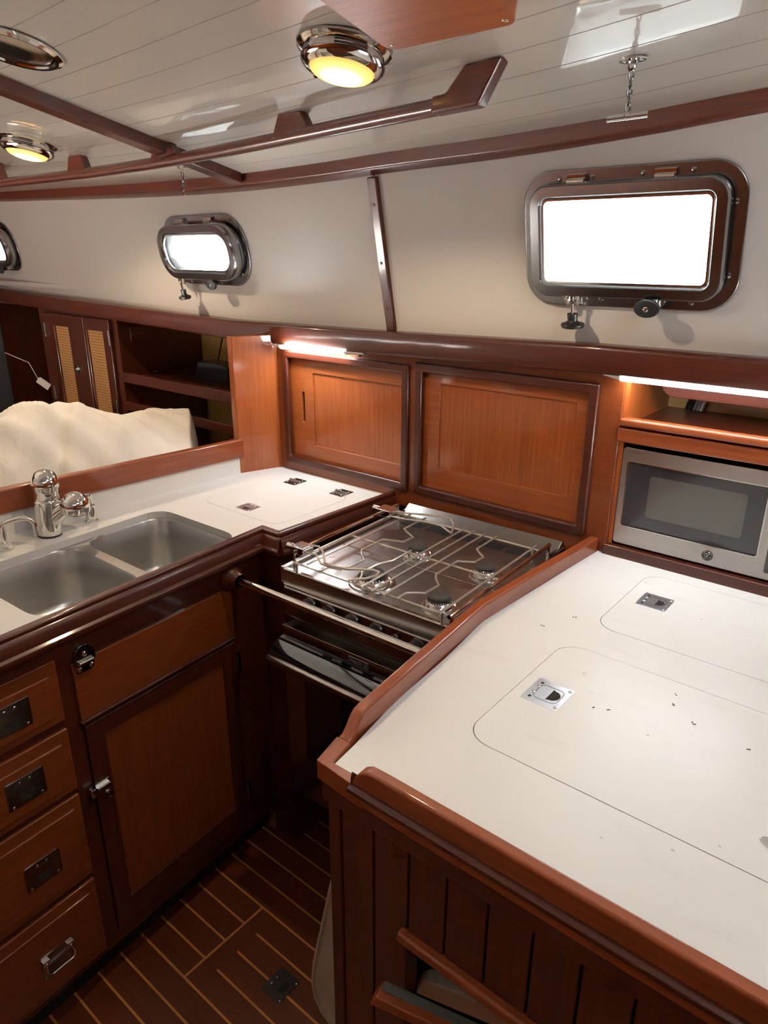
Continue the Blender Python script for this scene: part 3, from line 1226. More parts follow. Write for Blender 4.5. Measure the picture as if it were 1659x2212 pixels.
# bare end panel beside the locker
bm = BM()
a, b = Vector((-1.870, 1.497)), Vector((-1.812, 1.660))
bm2 = [(a.x, a.y), (b.x, b.y), (b.x - 0.03, b.y + 0.004), (a.x - 0.028, a.y + 0.004)]
plate(bm, bm2, [], 0.885, 1.372)
tag(obj('end_panel', bm, 'panel_z', None, bevel=0.003, origin=(-1.85, 1.56, 0.9)), 'upright orange mahogany end panel between open saloon shelves and the sliding doors', 'panel')


# ------------------------------------------------------------------ strip lamps under the ledge
def strip_lamp(x0, x1, label, capR, glow='led'):
    root = thing('strip_lamp', label, 'strip lamp', ((x0 + x1) / 2, 1.617, 1.366), 'strip lamps under the ledge')

    def zb(x):
        return zled(x) - 0.0665

    def seg(xa, xb, h0, h1):
        bm = BM()
        n = 8
        rings = []
        for x, hh in ((xa, h0), (xb, h1)):
            z = zb(x)
            rings.append([bm.verts.new((x, 1.617 + 0.012 * cos(pi * q / n), z - hh * sin(pi * q / n))) for q in range(n + 1)])
        for q in range(n):
            bm.faces.new((rings[0][q], rings[0][q + 1], rings[1][q + 1], rings[1][q]))
        bm.faces.new((rings[0][0], rings[1][0], rings[1][n], rings[0][n]))
        bm.faces.new(rings[0]); bm.faces.new(rings[1][::-1])
        return bm
    obj('end_cap', seg(x0, x0 + 0.040, 0.003, 0.012), 'white_plastic', root)
    obj('diffuser', seg(x0 + 0.040, x1, 0.0125, 0.0125), glow, root)
    obj('end_cap', seg(x1, x1 + capR, 0.012, 0.006), 'white_plastic', root)
    bm = BM()
    lathe(bm, [(0.005, 0), (0.005, -0.008), (0, -0.009)], 10, T(x1 + capR * 0.75, 1.617, zb(x1) - 0.004))
    obj('switch', bm, 'black_plastic', root)


strip_lamp(-1.80, -1.475, 'short lit white strip lamp under the ledge above the sliding doors', 0.075, 'led_sink')
strip_lamp(-0.652, -0.21, 'long white strip lamp lit under the ledge above the microwave', 0.05)

# ------------------------------------------------------------------ microwave niche
t = thing('niche_shelf', 'open mahogany niche with shelf above the microwave', 'shelf unit', (-0.2, 1.7, 0.92))
bm = BM(); box(bm, -0.630, -0.600, 1.652, 1.96, 0.91, 1.375); obj('side_panel', bm, 'panel_z', t, smooth=0)
bm = BM(); box(bm, -0.60, 0.5, 1.66, 1.96, 1.225, 1.243); obj('shelf_board', bm, 'trim_x', t, smooth=0)
bm = BM(); box(bm, -0.612, 0.5, 1.632, 1.662, 1.243, 1.263); obj('fiddle_strip', bm, 'bright_x', t, bevel=0.007, seg=3)
bm = BM(); box(bm, -0.616, 0.5, 1.638, 1.664, 1.203, 1.238); obj('face_board', bm, 'bright_x', t, bevel=0.005, seg=3)
bm = BM(); box(bm, -0.617, 0.5, 1.634, 1.668, 0.905, 0.937); obj('sill', bm, 'trim_x', t, bevel=0.003)
bm = BM(); box(bm, -0.60, 0.5, 1.945, 1.96, 1.0, 1.375); obj('back_panel', bm, 'yellow_wood', t, smooth=0)
bm = BM()
val = [(-0.560, 1.374), (-0.560, 1.345)] + [(-0.525 - 0.035 * cos(a), 1.340 - 0.034 * sin(a)) for a in [pi / 2 * q / 6 for q in range(1, 7)]] + [(0.5, 1.306), (0.5, 1.374)]
plate(bm, val, [], 1.742, 1.760, 'y'); obj('valance', bm, 'trim_x', t, bevel=0.002)
bm = BM(); box(bm, 0.50, 0.53, 1.652, 1.96, 0.91, 1.375); obj('side_panel', bm, 'panel_z', t, smooth=0)

t = thing('wire_bundle', 'grey and black wires tied together in the niche corner', 'wires', (-0.52, 1.90, 1.243))
for k, (dx, mt) in enumerate(((0, 'black_plastic'), (0.008, 'black_plastic'), (0.020, 'grey_wire'), (0.029, 'grey_wire'), (0.037, 'white_plastic'))):
    bm = BM()
    tube(bm, [(-0.545 + dx, 1.925, 1.246), (-0.540 + dx, 1.922, 1.265), (-0.528 + dx, 1.918, 1.287), (-0.505 + dx * 1.5, 1.915, 1.305), (-0.47 + dx * 2, 1.92, 1.33)], 0.0045, 8)
    obj('wire', bm, mt, t)
bm = BM(); tube(bm, [(-0.535, 1.905, 1.286), (-0.487, 1.905, 1.292)], 0.005, 6); obj('cable_tie', bm, 'paper', t)

t = thing('microwave', 'stainless microwave oven with dark glass door in the mahogany niche', 'microwave', (-0.36, 1.70, 0.943))
bm = BM(); box(bm, -0.592, -0.146, 1.668, 1.95, 0.948, 1.188); obj('body', bm, 'black', t, bevel=0.004)
bm = BM()
plate(bm, rrect(-0.598, -0.140, 0.943, 1.190, 0.008, 4), [rrect(-0.584, -0.268, 0.990, 1.157, 0.006, 4)], 1.650, 1.668, 'y')
dr = obj('door_frame', bm, 'microwave_steel', t, bevel=0.0025)
bm = BM(); plate(bm, rrect(-0.583, -0.269, 0.991, 1.156, 0.005, 4), [], 1.6545, 1.666, 'y'); obj('door_glass', bm, 'microwave_glass', dr)
bm = BM(); plate(bm, rrect(-0.527, -0.309, 1.024, 1.129, 0.008, 4), [], 1.6538, 1.656, 'y'); obj('mesh_window', bm, 'mesh_window', dr)
bm = BM()
plate(bm, [(p[0], p[1]) for p in rrect(-0.5845, -0.2675, 0.9895, 1.1575, 0.007, 4)], [rrect(-0.582, -0.270, 0.992, 1.155, 0.006, 4)], 1.6492, 1.656, 'y')
obj('trim_ring', bm, 'chrome_bright', dr)
bm = BM(); plate(bm, rrect(-0.250, -0.156, 0.960, 1.172, 0.004, 3), [], 1.6480, 1.652, 'y'); obj('control_panel', bm, 'microwave_glass', t)
# round emblem
Mb = frame((-0.371, 1.6498, 0.9665), (1, 0, 0), (0, 0, 1), (0, -1, 0))
bm = BM(); lathe(bm, [(0.0125, -0.001), (0.0125, 0.0012), (0.0118, 0.0016), (0, 0.0016)], 32); bd = obj('badge', bm, 'black_plastic', t, M=Mb)
bm = BM()
R0 = 0.0110
for q in range(4):
    a0 = q * pi / 2 + 0.15
    pts = [((R0 - 0.0016 * (i / 8)) * cos(a0 + 1.25 * i / 8), (R0 - 0.0016 * (i / 8)) * sin(a0 + 1.25 * i / 8), 0.0017) for i in range(9)]
    pts += [(0.0078 * cos(a0 + 1.25), 0.0078 * sin(a0 + 1.25), 0.0017)]
    tube(bm, pts, 0.00045, 5)
sc = 0.0062


def stroke(pts, r=0.00055):
    tube(bm, [(x * sc, y * sc, 0.0017) for x, y in pts], r, 5)


stroke([(-0.15, 0.55), (-0.10, 0.85), (-0.45, 0.95), (-0.85, 0.65), (-1.0, 0.05), (-0.8, -0.35), (-0.45, -0.2), (-0.15, 0.2), (-0.05, 0.45), (-0.15, -0.1), (-0.3, -0.7), (-0.65, -0.95), (-0.9, -0.75)])
stroke([(0.95, 0.55), (0.80, 0.9), (0.40, 0.85), (0.2, 0.5), (0.40, 0.15), (0.7, 0.1), (0.35, 0.02), (0.05, -0.35), (0.15, -0.8), (0.55, -0.95), (0.9, -0.65), (0.95, -0.35)])
stroke([(-0.1, 0.05), (0.35, 0.08)])
obj('monogram', bm, 'badge_silver', bd, M=Mb)


# ------------------------------------------------------------------ flush lift latches
def flush_latch(parent, M, mat='latch_steel', w=0.084, h=0.064, tri=True, dark='dark_gap'):
    """Plate in local x (towards the ring end) and y; ring opening at +x."""
    bm = BM()
    # crescent finger opening
    cx, rr = w * 0.13, h * 0.20
    cres = [(cx + rr * 0.9 * cos(a), rr * sin(a)) for a in [pi / 2 - pi * q / 10 for q in range(11)]]
    cres = [(cx - rr * 0.35, rr * 1.15)] + cres + [(cx - rr * 0.35, -rr * 1.15)]
    plate(bm, rrect(-w / 2, w / 2, -h / 2, h / 2, 0.003, 3), [cres], 0.0, 0.0022)
    pl = obj('latch_plate', bm, mat, parent, M=M, bevel=0.0006)
    bm = BM()
    plate(bm, rrect(-w * 0.30, w * 0.36, -h * 0.30, h * 0.30, h * 0.14, 4), [rrect(-w * 0.30 + 0.001, w * 0.36 - 0.001, -h * 0.30 + 0.001, h * 0.30 - 0.001, h * 0.12, 4)], 0.0020, 0.00245)
    for s in (-1, 1):
        plate(bm, [(-w * 0.36, s * h * 0.32 - 0.003), (-w * 0.29, s * h * 0.32 - 0.003), (-w * 0.29, s * h * 0.32 + 0.003), (-w * 0.36, s * h * 0.32 + 0.003)], [], 0.0020, 0.00245)
    obj('slots', bm, 'black', pl, M=M, smooth=0)
    bm = BM()
    plate(bm, [(p[0] * 1.02, p[1] * 1.02) for p in cres], [], 0.0010, 0.00205)
    obj('ring_pocket', bm, dark, pl, M=M, smooth=0)
    for sx, sy in ((-0.33, 0.13), (-0.33, -0.13), (0.42, 0.38), (0.42, -0.38)):
        screw(pl, M @ T(w * sx, h * sy, 0.0022), 0.0036, 'chrome_bright')
    return pl


# ------------------------------------------------------------------ right-hand worktop over the icebox
LA = rrect(-0.492, 0.42, 0.800, 1.168, 0.045, 8)
LB = rrect(-0.478, 0.30, 1.268, 1.590, 0.045, 8)


def inset(l, d):
    cx = sum(p[0] for p in l) / len(l)
    cy = sum(p[1] for p in l) / len(l)
    hx = max(p[0] for p in l) - cx
    hy = max(p[1] for p in l) - cy
    return [(cx + (p[0] - cx) * (hx - d) / hx, cy + (p[1] - cy) * (hy - d) / hy) for p in l]


bm = BM()
plate(bm, [(-0.600, 0.612), (1.3, 0.612), (1.3, 1.650), (-0.630, 1.650), (-0.661, 1.136), (-0.640, 0.964), (-0.628, 0.80), (-0.607, 0.672)], [LA, LB], CT - 0.020, CT)
wt = tag(obj('worktop', bm, 'white_laminate', None, smooth=0, origin=(0, 1.1, 0.89)), 'broad white worktop with two lift-out lids, in front of the microwave', 'worktop')
for L_ in (LA, LB):
    bm = BM(); plate(bm, inset(L_, -0.004), [], CT - 0.026, CT - 0.0205); obj('hatch_rebate', bm, 'black', wt, smooth=0)
bm = BM(); plate(bm, inset(LA, 0.0014), [], CT - 0.0203, CT + 0.0002)
lid = tag(obj('counter_hatch', bm, 'white_laminate', None, smooth=0, origin=(-0.03, 0.98, CT)), 'large scratched white lid nearest the front edge of the right worktop', 'lid')
flush_latch(lid, T(-0.437, 0.986, CT - 0.0016), w=0.068, h=0.076)
Mf = T(-0.046, 0.868, CT)
bm = BM(); plate(bm, [(0.026 * cos(a), 0.012 * sin(a)) for a in [2 * pi * q / 24 for q in range(24)]], [[(0.015 * cos(a), 0.005 * sin(a)) for a in [2 * pi * q / 16 for q in range(16)]]], 0.0, 0.003)
obj('finger_ring', bm, 'chrome_bright', lid, M=Mf, bevel=0.001)
bm = BM(); plate(bm, [(0.0155 * cos(a), 0.0055 * sin(a)) for a in [2 * pi * q / 16 for q in range(16)]], [], 0.0003, 0.0008); obj('finger_hole', bm, 'black', lid, M=Mf)
bm = BM(); plate(bm, inset(LB, 0.0014), [], CT - 0.0203, CT + 0.0002)
lid = tag(obj('counter_hatch', bm, 'white_laminate', None, smooth=0, origin=(-0.08, 1.43, CT)), 'smaller white lid of the right worktop, nearest the microwave', 'lid')
flush_latch(lid, T(-0.415, 1.451, CT - 0.0016), w=0.064, h=0.068)

# raised divider between stove and worktop
bm = BM()
dv = [(-0.641, 1.640, 0.948), (-0.659, 1.38, 0.948), (-0.672, 1.140, 0.948), (-0.667, 1.085, 0.948), (-0.649, 0.90, 0.948), (-0.630, 0.725, 0.948), (-0.629, 0.708, 0.946), (-0.628, 0.697, 0.939), (-0.627, 0.687, 0.926), (-0.626, 0.676, 0.917), (-0.625, 0.664, 0.914)]
fence(bm, dv, 0.023, 0.86)
tag(obj('fiddle_rail', bm, 'bright_y', None, bevel=0.005, seg=3, origin=(-0.64, 1.15, 0.86)), 'raised bent mahogany fiddle between the stove and the right worktop', 'fiddle rail')
bm = BM()
plate(bm, [(-0.640, 0.668), (-0.626, 0.606), (-0.530, 0.599), (-0.530, 0.620), (-0.602, 0.619), (-0.612, 0.668)], [], 0.880, 0.9135)
tag(obj('corner_cap', bm, 'bright_y', None, bevel=0.003, seg=3, origin=(-0.6, 0.61, 0.88)), 'low mahogany corner cap where the two fiddles of the worktop stop', 'corner cap')
# front fiddle with cove moulding
t = thing('front_fiddle', 'long mahogany fiddle along the front edge of the right worktop', 'fiddle rail', (0.1, 0.60, 0.86))
bm = BM()
fence(bm, [(-0.553, 0.610, 0.914), (-0.545, 0.610, 0.928), (-0.534, 0.610, 0.943), (-0.522, 0.610, 0.950), (-0.50, 0.610, 0.951), (1.3, 0.610, 0.951)], 0.020, 0.88)
obj('upper_rail', bm, 'bright_x', t, bevel=0.005, seg=3)
bm = BM()
beam_along(bm, [-0.552, 1.3], lambda x: [(0.604, 0.934), (0.601, 0.926), (0.600, 0.918), (0.598, 0.914), (0.592, 0.912), (0.591, 0.906), (0.594, 0.902), (0.610, 0.900)])
obj('cove_moulding', bm, 'trim_x', t, bevel=0.0012)

# cabinet under the right worktop
t = thing('icebox_cabinet', 'dark mahogany cabinet of upright boards under the right worktop', 'cabinet', (0.1, 1.1, FZ))
bm = BM(); box(bm, -0.616, 1.3, 0.606, 0.632, 0.846, 0.904); obj('apron', bm, 'trim_x', t, bevel=0.002)
bm = BM()
x = -0.5905
pw = 0.0655
while x < 1.2:
    a, b = x + 0.0014, x + pw - 0.0014
    if a < -0.465:
        box(bm, a, min(b, 1.2), 0.620, 0.640, FZ, 0.84)
    else:
        box(bm, a, min(b, 1.2), 0.620, 0.640, 0.668, 0.84)
        box(bm, a, min(b, 1.2), 0.620, 0.640, FZ, 0.44)
    x += pw
obj('plank_panel', bm, 'trim_z', t, bevel=0.0022)
bm = BM(); box(bm, -0.615, -0.590, 0.617, 0.655, FZ, 0.885); obj('corner_post', bm, 'trim_z', t, bevel=0.003)
bm = BM(); box(bm, -0.613, -0.598, 0.655, 1.075, FZ, 0.885); obj('side_panel', bm, 'trim_z', t, smooth=0)
bm = BM(); box(bm, -0.613, -0.60, 1.075, 1.645, FZ, 0.86); obj('side_panel', bm, 'trim_z', t, smooth=0)
bm = BM(); box(bm, -0.472, 0.7, 0.606, 0.630, 0.660, 0.680); obj('opening_rim', bm, 'bright_x', t, bevel=0.006, seg=3)
bm = BM(); box(bm, -0.470, -0.456, 0.612, 0.645, 0.44, 0.665); obj('opening_jamb', bm, 'trim_z', t, bevel=0.002)
bm = BM(); box(bm, -0.59, 1.2, 0.95, 0.97, FZ, 0.86); box(bm, -0.47, 0.7, 0.64, 0.95, 0.42, 0.44); obj('inner_lining', bm, 'black', t, smooth=0)
# things in and before the opening
ang = radians(14)
Mr = T(-0.462, 0.640, 0.0) @ Matrix.Rotation(radians(16), 4, 'Z')
bm = BM(); plate(bm, [(0, 0.520), (0.38, 0.520), (0.38, 0.562), (0.030, 0.562), (0.018, 0.559), (0.010, 0.550)], [], 0.0, 0.026, 'y')
tag(obj('cream_cushion', bm, 'cream_fabric', None, M=Mr, bevel=0.008, seg=3, origin=(-0.3, 0.68, 0.50)), 'cream padded board standing inside the low cabinet opening', 'cushion')
Mr = T(-0.482, 0.556, 0.0) @ Matrix.Rotation(ang, 4, 'Z')
t = thing('step_board', 'mahogany step board with grey grip pad before the low cabinet opening', 'step', (-0.30, 0.60, 0.57))
bm = BM(); plate(bm, [(0, 0.572), (0.5, 0.572), (0.5, 0.593), (0.012, 0.593)], [], 0.0, 0.030, 'y'); obj('tread', bm, 'bright_x', t, M=Mr, bevel=0.003)
bm = BM(); box(bm, 0.014, 0.5, 0.014, 0.029, 0.592, 0.5955); obj('grip_pad', bm, 'grey_pad', t, M=Mr, bevel=0.002)

# ------------------------------------------------------------------ sink side
tt = Vector((-0.075, 1, 0)).normalized()
nn = Vector((tt.y, -tt.x, 0))
MC = frame((-1.345, 0.46, 0.0), tt, (0, 0, 1), nn)       # u along the face, v = height, w = out of the face


def fx(y, off=0.0):                                       # x of the cabinet face at y
    return -1.345 - 0.075 * (y - 0.46) + off


SH = [(-1.768, 1.065), (-1.740, 0.560)]


def rounded(poly, r, n=7):
    """Round the corners of a convex polygon."""
    out = []
    m = len(poly)
    for i in range(m):
        p, a_, b_ = Vector(poly[i]), Vector(poly[i - 1]), Vector(poly[(i + 1) % m])
        d0, d1 = (a_ - p).normalized(), (b_ - p).normalized()
        for k in range(n + 1):
            q = k / n
            P0, P2_ = p + d0 * r, p + d1 * r
            v = P0 * (1 - q) ** 2 + p * 2 * q * (1 - q) + P2_ * q ** 2
            out.append((v.x, v.y))
    return out


cut = rounded([(-1.737, 0.535), (-1.372, 0.550), (-1.412, 1.116), (-1.770, 1.108)], 0.065)
LS = rrect(-1.742, -1.398, 1.232, 1.548, 0.045, 8)
# rotate the lid slightly so that it follows the worktop
LS = [(-1.57 + (x + 1.57) * 1.0 - 0.0 * (y - 1.39), y) for x, y in LS]
bm = BM()
outer = [(fx(-0.1, -0.005), -0.1), (fx(1.178, -0.004), 1.178), (-1.330, 1.186), (-1.312, 1.650), (-1.815, 1.650), (-1.868, 1.497), (-1.902, 0.70), (-1.93, -0.1)]
plate(bm, outer, [cut, LS], CT - 0.020, CT)
wt = tag(obj('worktop', bm, 'white_laminate', None, smooth=0, origin=(-1.6, 0.9, 0.89)), 'white worktop around the double steel sink', 'worktop')
bm = BM(); plate(bm, inset(LS, -0.004), [], CT - 0.026, CT - 0.0205); obj('hatch_rebate', bm, 'black', wt, smooth=0)
bm = BM(); plate(bm, inset(LS, 0.0012), [], CT - 0.0203, CT + 0.0002)
lid = tag(obj('counter_hatch', bm, 'white_laminate', None, smooth=0, origin=(-1.57, 1.39, CT)), 'hinged white lid in the sink worktop below the sliding doors', 'lid')
flush_latch(lid, T(-1.577, 1.284, CT - 0.0016) @ Matrix.Rotation(pi, 4, 'Z') @ Matrix.Rotation(pi / 2, 4, 'Z'), w=0.052, h=0.062)
for hx, hy in ((-1.650, 1.548), (-1.452, 1.560)):
    bm = BM()
    box(bm, -0.026, 0.026, -0.030, 0.030, 0, 0.002)
    tube(bm, [(-0.024, 0, 0.004), (0.024, 0, 0.004)], 0.005, 10)
    hg = obj('lid_hinge', bm, 'polished_steel', lid, M=T(hx, hy, CT), bevel=0.0006)
    for sx, sy in ((-0.017, -0.018), (0.017, -0.018), (-0.017, 0.018), (0.017, 0.018)):
        screw(hg, T(hx + sx, hy + sy, CT + 0.002), 0.0035, 'chrome_bright')

# double sink
t = thing('double_sink', 'brushed steel double bowl sink set in the white worktop', 'sink', (-1.59, 0.82, 0.70))
B1 = rounded([(-1.748, 0.540), (-1.376, 0.552), (-1.398, 0.822), (-1.757, 0.818)], 0.075)
B2 = rounded([(-1.760, 0.846), (-1.398, 0.852), (-1.416, 1.112), (-1.774, 1.106)], 0.075)


def skew(l):
    return [(x - 0.04 * (y - 0.82) * 0.0, y) for x, y in l]


bm = BM()
plate(bm, [(-1.80, 0.49), (-1.37, 0.49), (-1.37, 1.15), (-1.80, 1.15)], [B1, B2], CT - 0.0235, CT - 0.0205)
obj('rim', bm, 'sink_steel', t, bevel=0.001)
for B in (B1, B2):
    bm = BM()
    cx = sum(p[0] for p in B) / len(B)
    cy = sum(p[1] for p in B) / len(B)
    rings = []
    for f, z in ((1.0, CT - 0.021), (0.985, CT - 0.026), (0.965, CT - 0.10), (0.945, CT - 0.165), (0.90, CT - 0.182), (0.80, CT - 0.190), (0.35, CT - 0.196), (0.18, CT - 0.197)):
        rings.append([bm.verts.new((cx + (p[0] - cx) * f, cy + (p[1] - cy) * f, z)) for p in B])
    n = len(B)
    for A, Bb in zip(rings, rings[1:]):
        for k in range(n):
            bm.faces.new((A[k], A[(k + 1) % n], Bb[(k + 1) % n], Bb[k]))
    bm.faces.new(rings[-1])
    bw = obj('bowl', bm, 'sink_steel', t, smooth=60)
    bm = BM(); lathe(bm, [(0.040, 0.0), (0.036, 0.003), (0.03, 0.001), (0.0, -0.001)], 24, T(cx, cy, CT - 0.1965)); obj('drain', bm, 'chrome', bw)

# splashback and rail towards the saloon
bm = BM()
plate(bm, [(-1.868, 1.497), (-1.930, -0.1), (-1.945, -0.1), (-1.886, 1.51)], [], CT - 0.01, 0.975)
tag(obj('splashback', bm, 'white_laminate', None, smooth=0, origin=(-1.9, 0.8, 0.9)), 'low white splashback behind the faucets', 'splashback')
bm = BM()
fence(bm, [(-1.872, 1.512, 1.030), (-1.905, 0.70, 1.043), (-1.935, -0.1, 1.05)], 0.030, [0.966, 0.975, 0.98])
tag(obj('fiddle_rail', bm, 'bright_y', None, bevel=0.006, seg=3, origin=(-1.9, 0.8, 0.97)), 'mahogany rail on top of the white splashback before the cream sheet', 'fiddle rail')

# fiddle and moulding on the front edge of the sink worktop
t = thing('sink_fiddle', 'mahogany fiddle with cove moulding along the front of the sink worktop', 'fiddle rail', (-1.36, 0.7, 0.85))
bm = BM()
fence(bm, [(fx(-0.1, 0.004), -0.1, 0.924), (fx(1.19, 0.004), 1.19, 0.926)], 0.022, 0.86)
fence(bm, [(fx(1.178, 0.0), 1.179, 0.926), (-1.322, 1.179, 0.926)], 0.022, 0.86)
fence(bm, [(-1.330, 1.172, 0.926), (-1.308, 1.660, 0.926)], 0.022, 0.86)
obj('fiddle', bm, 'trim_y', t, bevel=0.006, seg=3)
bm = BM()


def cove(bm, a, b):
    a, b = Vector(a), Vector(b)
    d = (b - a).normalized()
    s = Vector((d.y, -d.x, 0))
    prof = [(0.0, 0.915), (0.006, 0.911), (0.009, 0.904), (0.011, 0.893), (0.013, 0.884), (0.019, 0.879), (0.020, 0.872), (0.018, 0.866), (0.0, 0.862)]
    A = [bm.verts.new(a + s * o_ + Vector((0, 0, z))) for o_, z in prof]
    B = [bm.verts.new(b + s * o_ + Vector((0, 0, z))) for o_, z in prof]
    n = len(A)
    for k in range(n):
        bm.faces.new((A[k], A[(k + 1) % n], B[(k + 1) % n], B[k]))
    bm.faces.new(A[::-1]); bm.faces.new(B)


cove(bm, (fx(-0.1, 0.013), -0.1, 0), (fx(1.172, 0.013), 1.172, 0))
cove(bm, (fx(1.172, 0.013), 1.171, 0), (-1.312, 1.171, 0))
cove(bm, (-1.314, 1.166, 0), (-1.298, 1.640, 0))
obj('cove_moulding', bm, 'trim_y', t, bevel=0.0015)

# cabinet under the sink
t = thing('sink_cabinet', 'varnished mahogany cabinet with drawers and a door under the sink', 'cabinet', (-1.45, 0.7, FZ))
bm = BM()
D = [(0.826, 0.672), (0.654, 0.488), (0.476, 0.237), (0.224, -0.014)]
for u0, u1, v0, v1 in ((-0.62, -0.300, -0.032, 0.870), (0.096, 0.131, -0.032, 0.870), (0.590, 0.720, -0.032, 0.870), (0.131, 0.590, 0.632, 0.870), (0.131, 0.590, -0.032, 0.010)):
    box(bm, u0, u1, v0, v1, -0.018, 0.0)
for (v1, v0) in ((0.870, 0.826), (0.672, 0.654), (0.488, 0.476), (0.237, 0.224), (-0.014, -0.032)):
    box(bm, -0.300, 0.096, v0, v1, -0.018, 0.0)
obj('face_frame', bm, 'trim_y', t, M=MC, smooth=0)
bm = BM(); box(bm, -0.62, 0.715, -0.032, 0.700, -0.40, -0.045); obj('carcass', bm, 'black', t, M=MC, smooth=0)
bm = BM(); box(bm, -0.62, 0.715, FZ, -0.030, -0.08, -0.048); obj('toe_kick', bm, 'black', t, M=MC, smooth=0)
bm = BM(); box(bm, fx(1.178) - 0.01, -1.316, 1.172, 1.188, FZ, 0.865); obj('return_panel', bm, 'trim_z', t, smooth=0)
bm = BM(); box(bm, -1.334, -1.318, 1.188, 1.655, FZ, 0.865); obj('side_panel', bm, 'trim_y', t, smooth=0)
# tilt-down tray front above the door
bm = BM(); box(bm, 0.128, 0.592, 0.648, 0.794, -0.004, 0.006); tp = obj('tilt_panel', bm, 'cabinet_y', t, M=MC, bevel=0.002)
bm = BM()
box(bm, 0.124, 0.592, 0.640, 0.649, -0.004, 0.014); obj('lip', bm, 'trim_y', tp, M=MC, bevel=0.003)
# apron moulding with rounded end
bm = BM(); plate(bm, [(-0.62, 0.800), (0.55, 0.800), (0.585, 0.812), (0.595, 0.835), (0.590, 0.866), (-0.62, 0.866)], [], -0.002, 0.004); obj('apron', bm, 'trim_y', t, M=MC, bevel=0.002)
# drawers
for i, (a, b) in enumerate(D):
    bm = BM()
    u0, u1 = -0.298, 0.094
    box(bm, u0, u1, b + 0.002, a - 0.002, -0.012, 0.006)
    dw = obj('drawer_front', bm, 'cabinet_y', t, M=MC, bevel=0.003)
    bm = BM()
    box(bm, u0 + 0.022, u1 - 0.020, b + 0.022, a - 0.030, 0.005, 0.0115)
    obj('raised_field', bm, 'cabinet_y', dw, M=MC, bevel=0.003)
    vc = [0.745, 0.570, 0.346, 0.086][i]
    uc = [-0.018, -0.017, -0.018, -0.026][i]
    Mp = MC @ T(uc, vc, 0.0112)
    if i < 3:
        flush_latch(dw, Mp @ Matrix.Rotation(-pi / 2, 4, 'Z'), mat=['polished_steel', 'polished_steel', 'dark_steel'][i], w=0.066, h=0.082)
    else:
        bm = BM(); plate(bm, rrect(-0.040, 0.040, -0.033, 0.033, 0.003, 3), [], 0, 0.0022); pl = obj('pull_plate', bm, 'dark_steel', dw, M=Mp)
        bm = BM()
        for s in (-1, 1):
            box(bm, s * 0.030 - 0.008, s * 0.030 + 0.008, 0.010, 0.026, 0.002, 0.009)
        tube(bm, [(-0.030, 0.018, 0.008), (-0.034, 0.0, 0.016), (-0.026, -0.012, 0.018), (0.026, -0.012, 0.018), (0.034, 0.0, 0.016), (0.030, 0.018, 0.008)], 0.003, 8)
        obj('drop_handle', bm, 'chrome_bright', pl, M=Mp, bevel=0.0008)
        for sx, sy in ((-0.035, -0.028), (0.035, -0.028)):
            screw(pl, Mp @ T(sx, sy, 0.0022), 0.0035, 'chrome')
# framed door
bm = BM()
plate(bm, [(0.133, 0.012), (0.588, 0.012), (0.588, 0.630), (0.133, 0.630)], [[(0.178, 0.086), (0.543, 0.086), (0.543, 0.585), (0.178, 0.585)]], -0.010, 0.007)
dr = obj('door', bm, 'trim_z', t, M=MC, bevel=0.0025)
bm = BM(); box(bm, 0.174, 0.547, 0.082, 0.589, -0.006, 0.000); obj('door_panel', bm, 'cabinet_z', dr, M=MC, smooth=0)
for hv in (0.560, 0.122):
    bm = BM(); box(bm, 0.588, 0.604, hv - 0.030, hv + 0.030, 0.0, 0.008); tube(bm, [(0.590, hv - 0.030, 0.009), (0.590, hv + 0.030, 0.009)], 0.004, 10)
    obj('hinge', bm, 'polished_steel', dr, M=MC)
# slide latch
bm = BM()
box(bm, 0.116, 0.128, 0.446, 0.468, 0.004, 0.019); box(bm, 0.131, 0.168, 0.443, 0.470, 0.006, 0.010); box(bm, 0.132, 0.166, 0.450, 0.463, 0.008, 0.020)
lt = obj('slide_latch', bm, 'chrome_bright', dr, M=MC, bevel=0.0015)
bm = BM(); lathe(bm, [(0.007, 0), (0.007, 0.006), (0.004, 0.010), (0.004, 0.014), (0.008, 0.016), (0.008, 0.02), (0, 0.021)], 14, T(0.158, 0.436, 0.006)); obj('latch_knob', bm, 'chrome', lt, M=MC)
bm = BM(); lathe(bm, [(0.010, 0), (0.010, 0.003), (0, 0.0034)], 16, T(0.122, 0.428, 0.006)); obj('keeper', bm, 'dark_steel', lt, M=MC)
# rounded tilt catch
Mk = MC @ T(0.156, 0.797, 0.006)
bm = BM()
plate(bm, [(0.026 * cos(a), 0.004 + 0.030 * sin(a)) for a in [pi * q / 16 for q in range(17)]] + [(-0.026, -0.008), (-0.012, -0.012), (0.012, -0.012), (0.026, -0.008)], [], 0, 0.005)
ct = obj('tilt_catch', bm, 'polished_steel', tp, M=Mk, bevel=0.002)
bm = BM()
plate(bm, rrect(-0.021, 0.021, -0.030, -0.006, 0.008, 4), [], 0.0, 0.005)
tube(bm, [(-0.017, -0.006, 0.008), (0.017, -0.006, 0.008)], 0.006, 12)
obj('catch_flap', bm, 'chrome', ct, M=Mk, bevel=0.001)
for sx, sy in ((0, 0.013), (-0.014, -0.021), (0.014, -0.021)):
    bm = BM(); lathe(bm, [(0.006, 0), (0.0055, 0.002), (0.003, 0.0035), (0, 0.004)], 12); obj('catch_screw', bm, 'chrome_bright', ct, M=Mk @ T(sx, sy, 0.005))

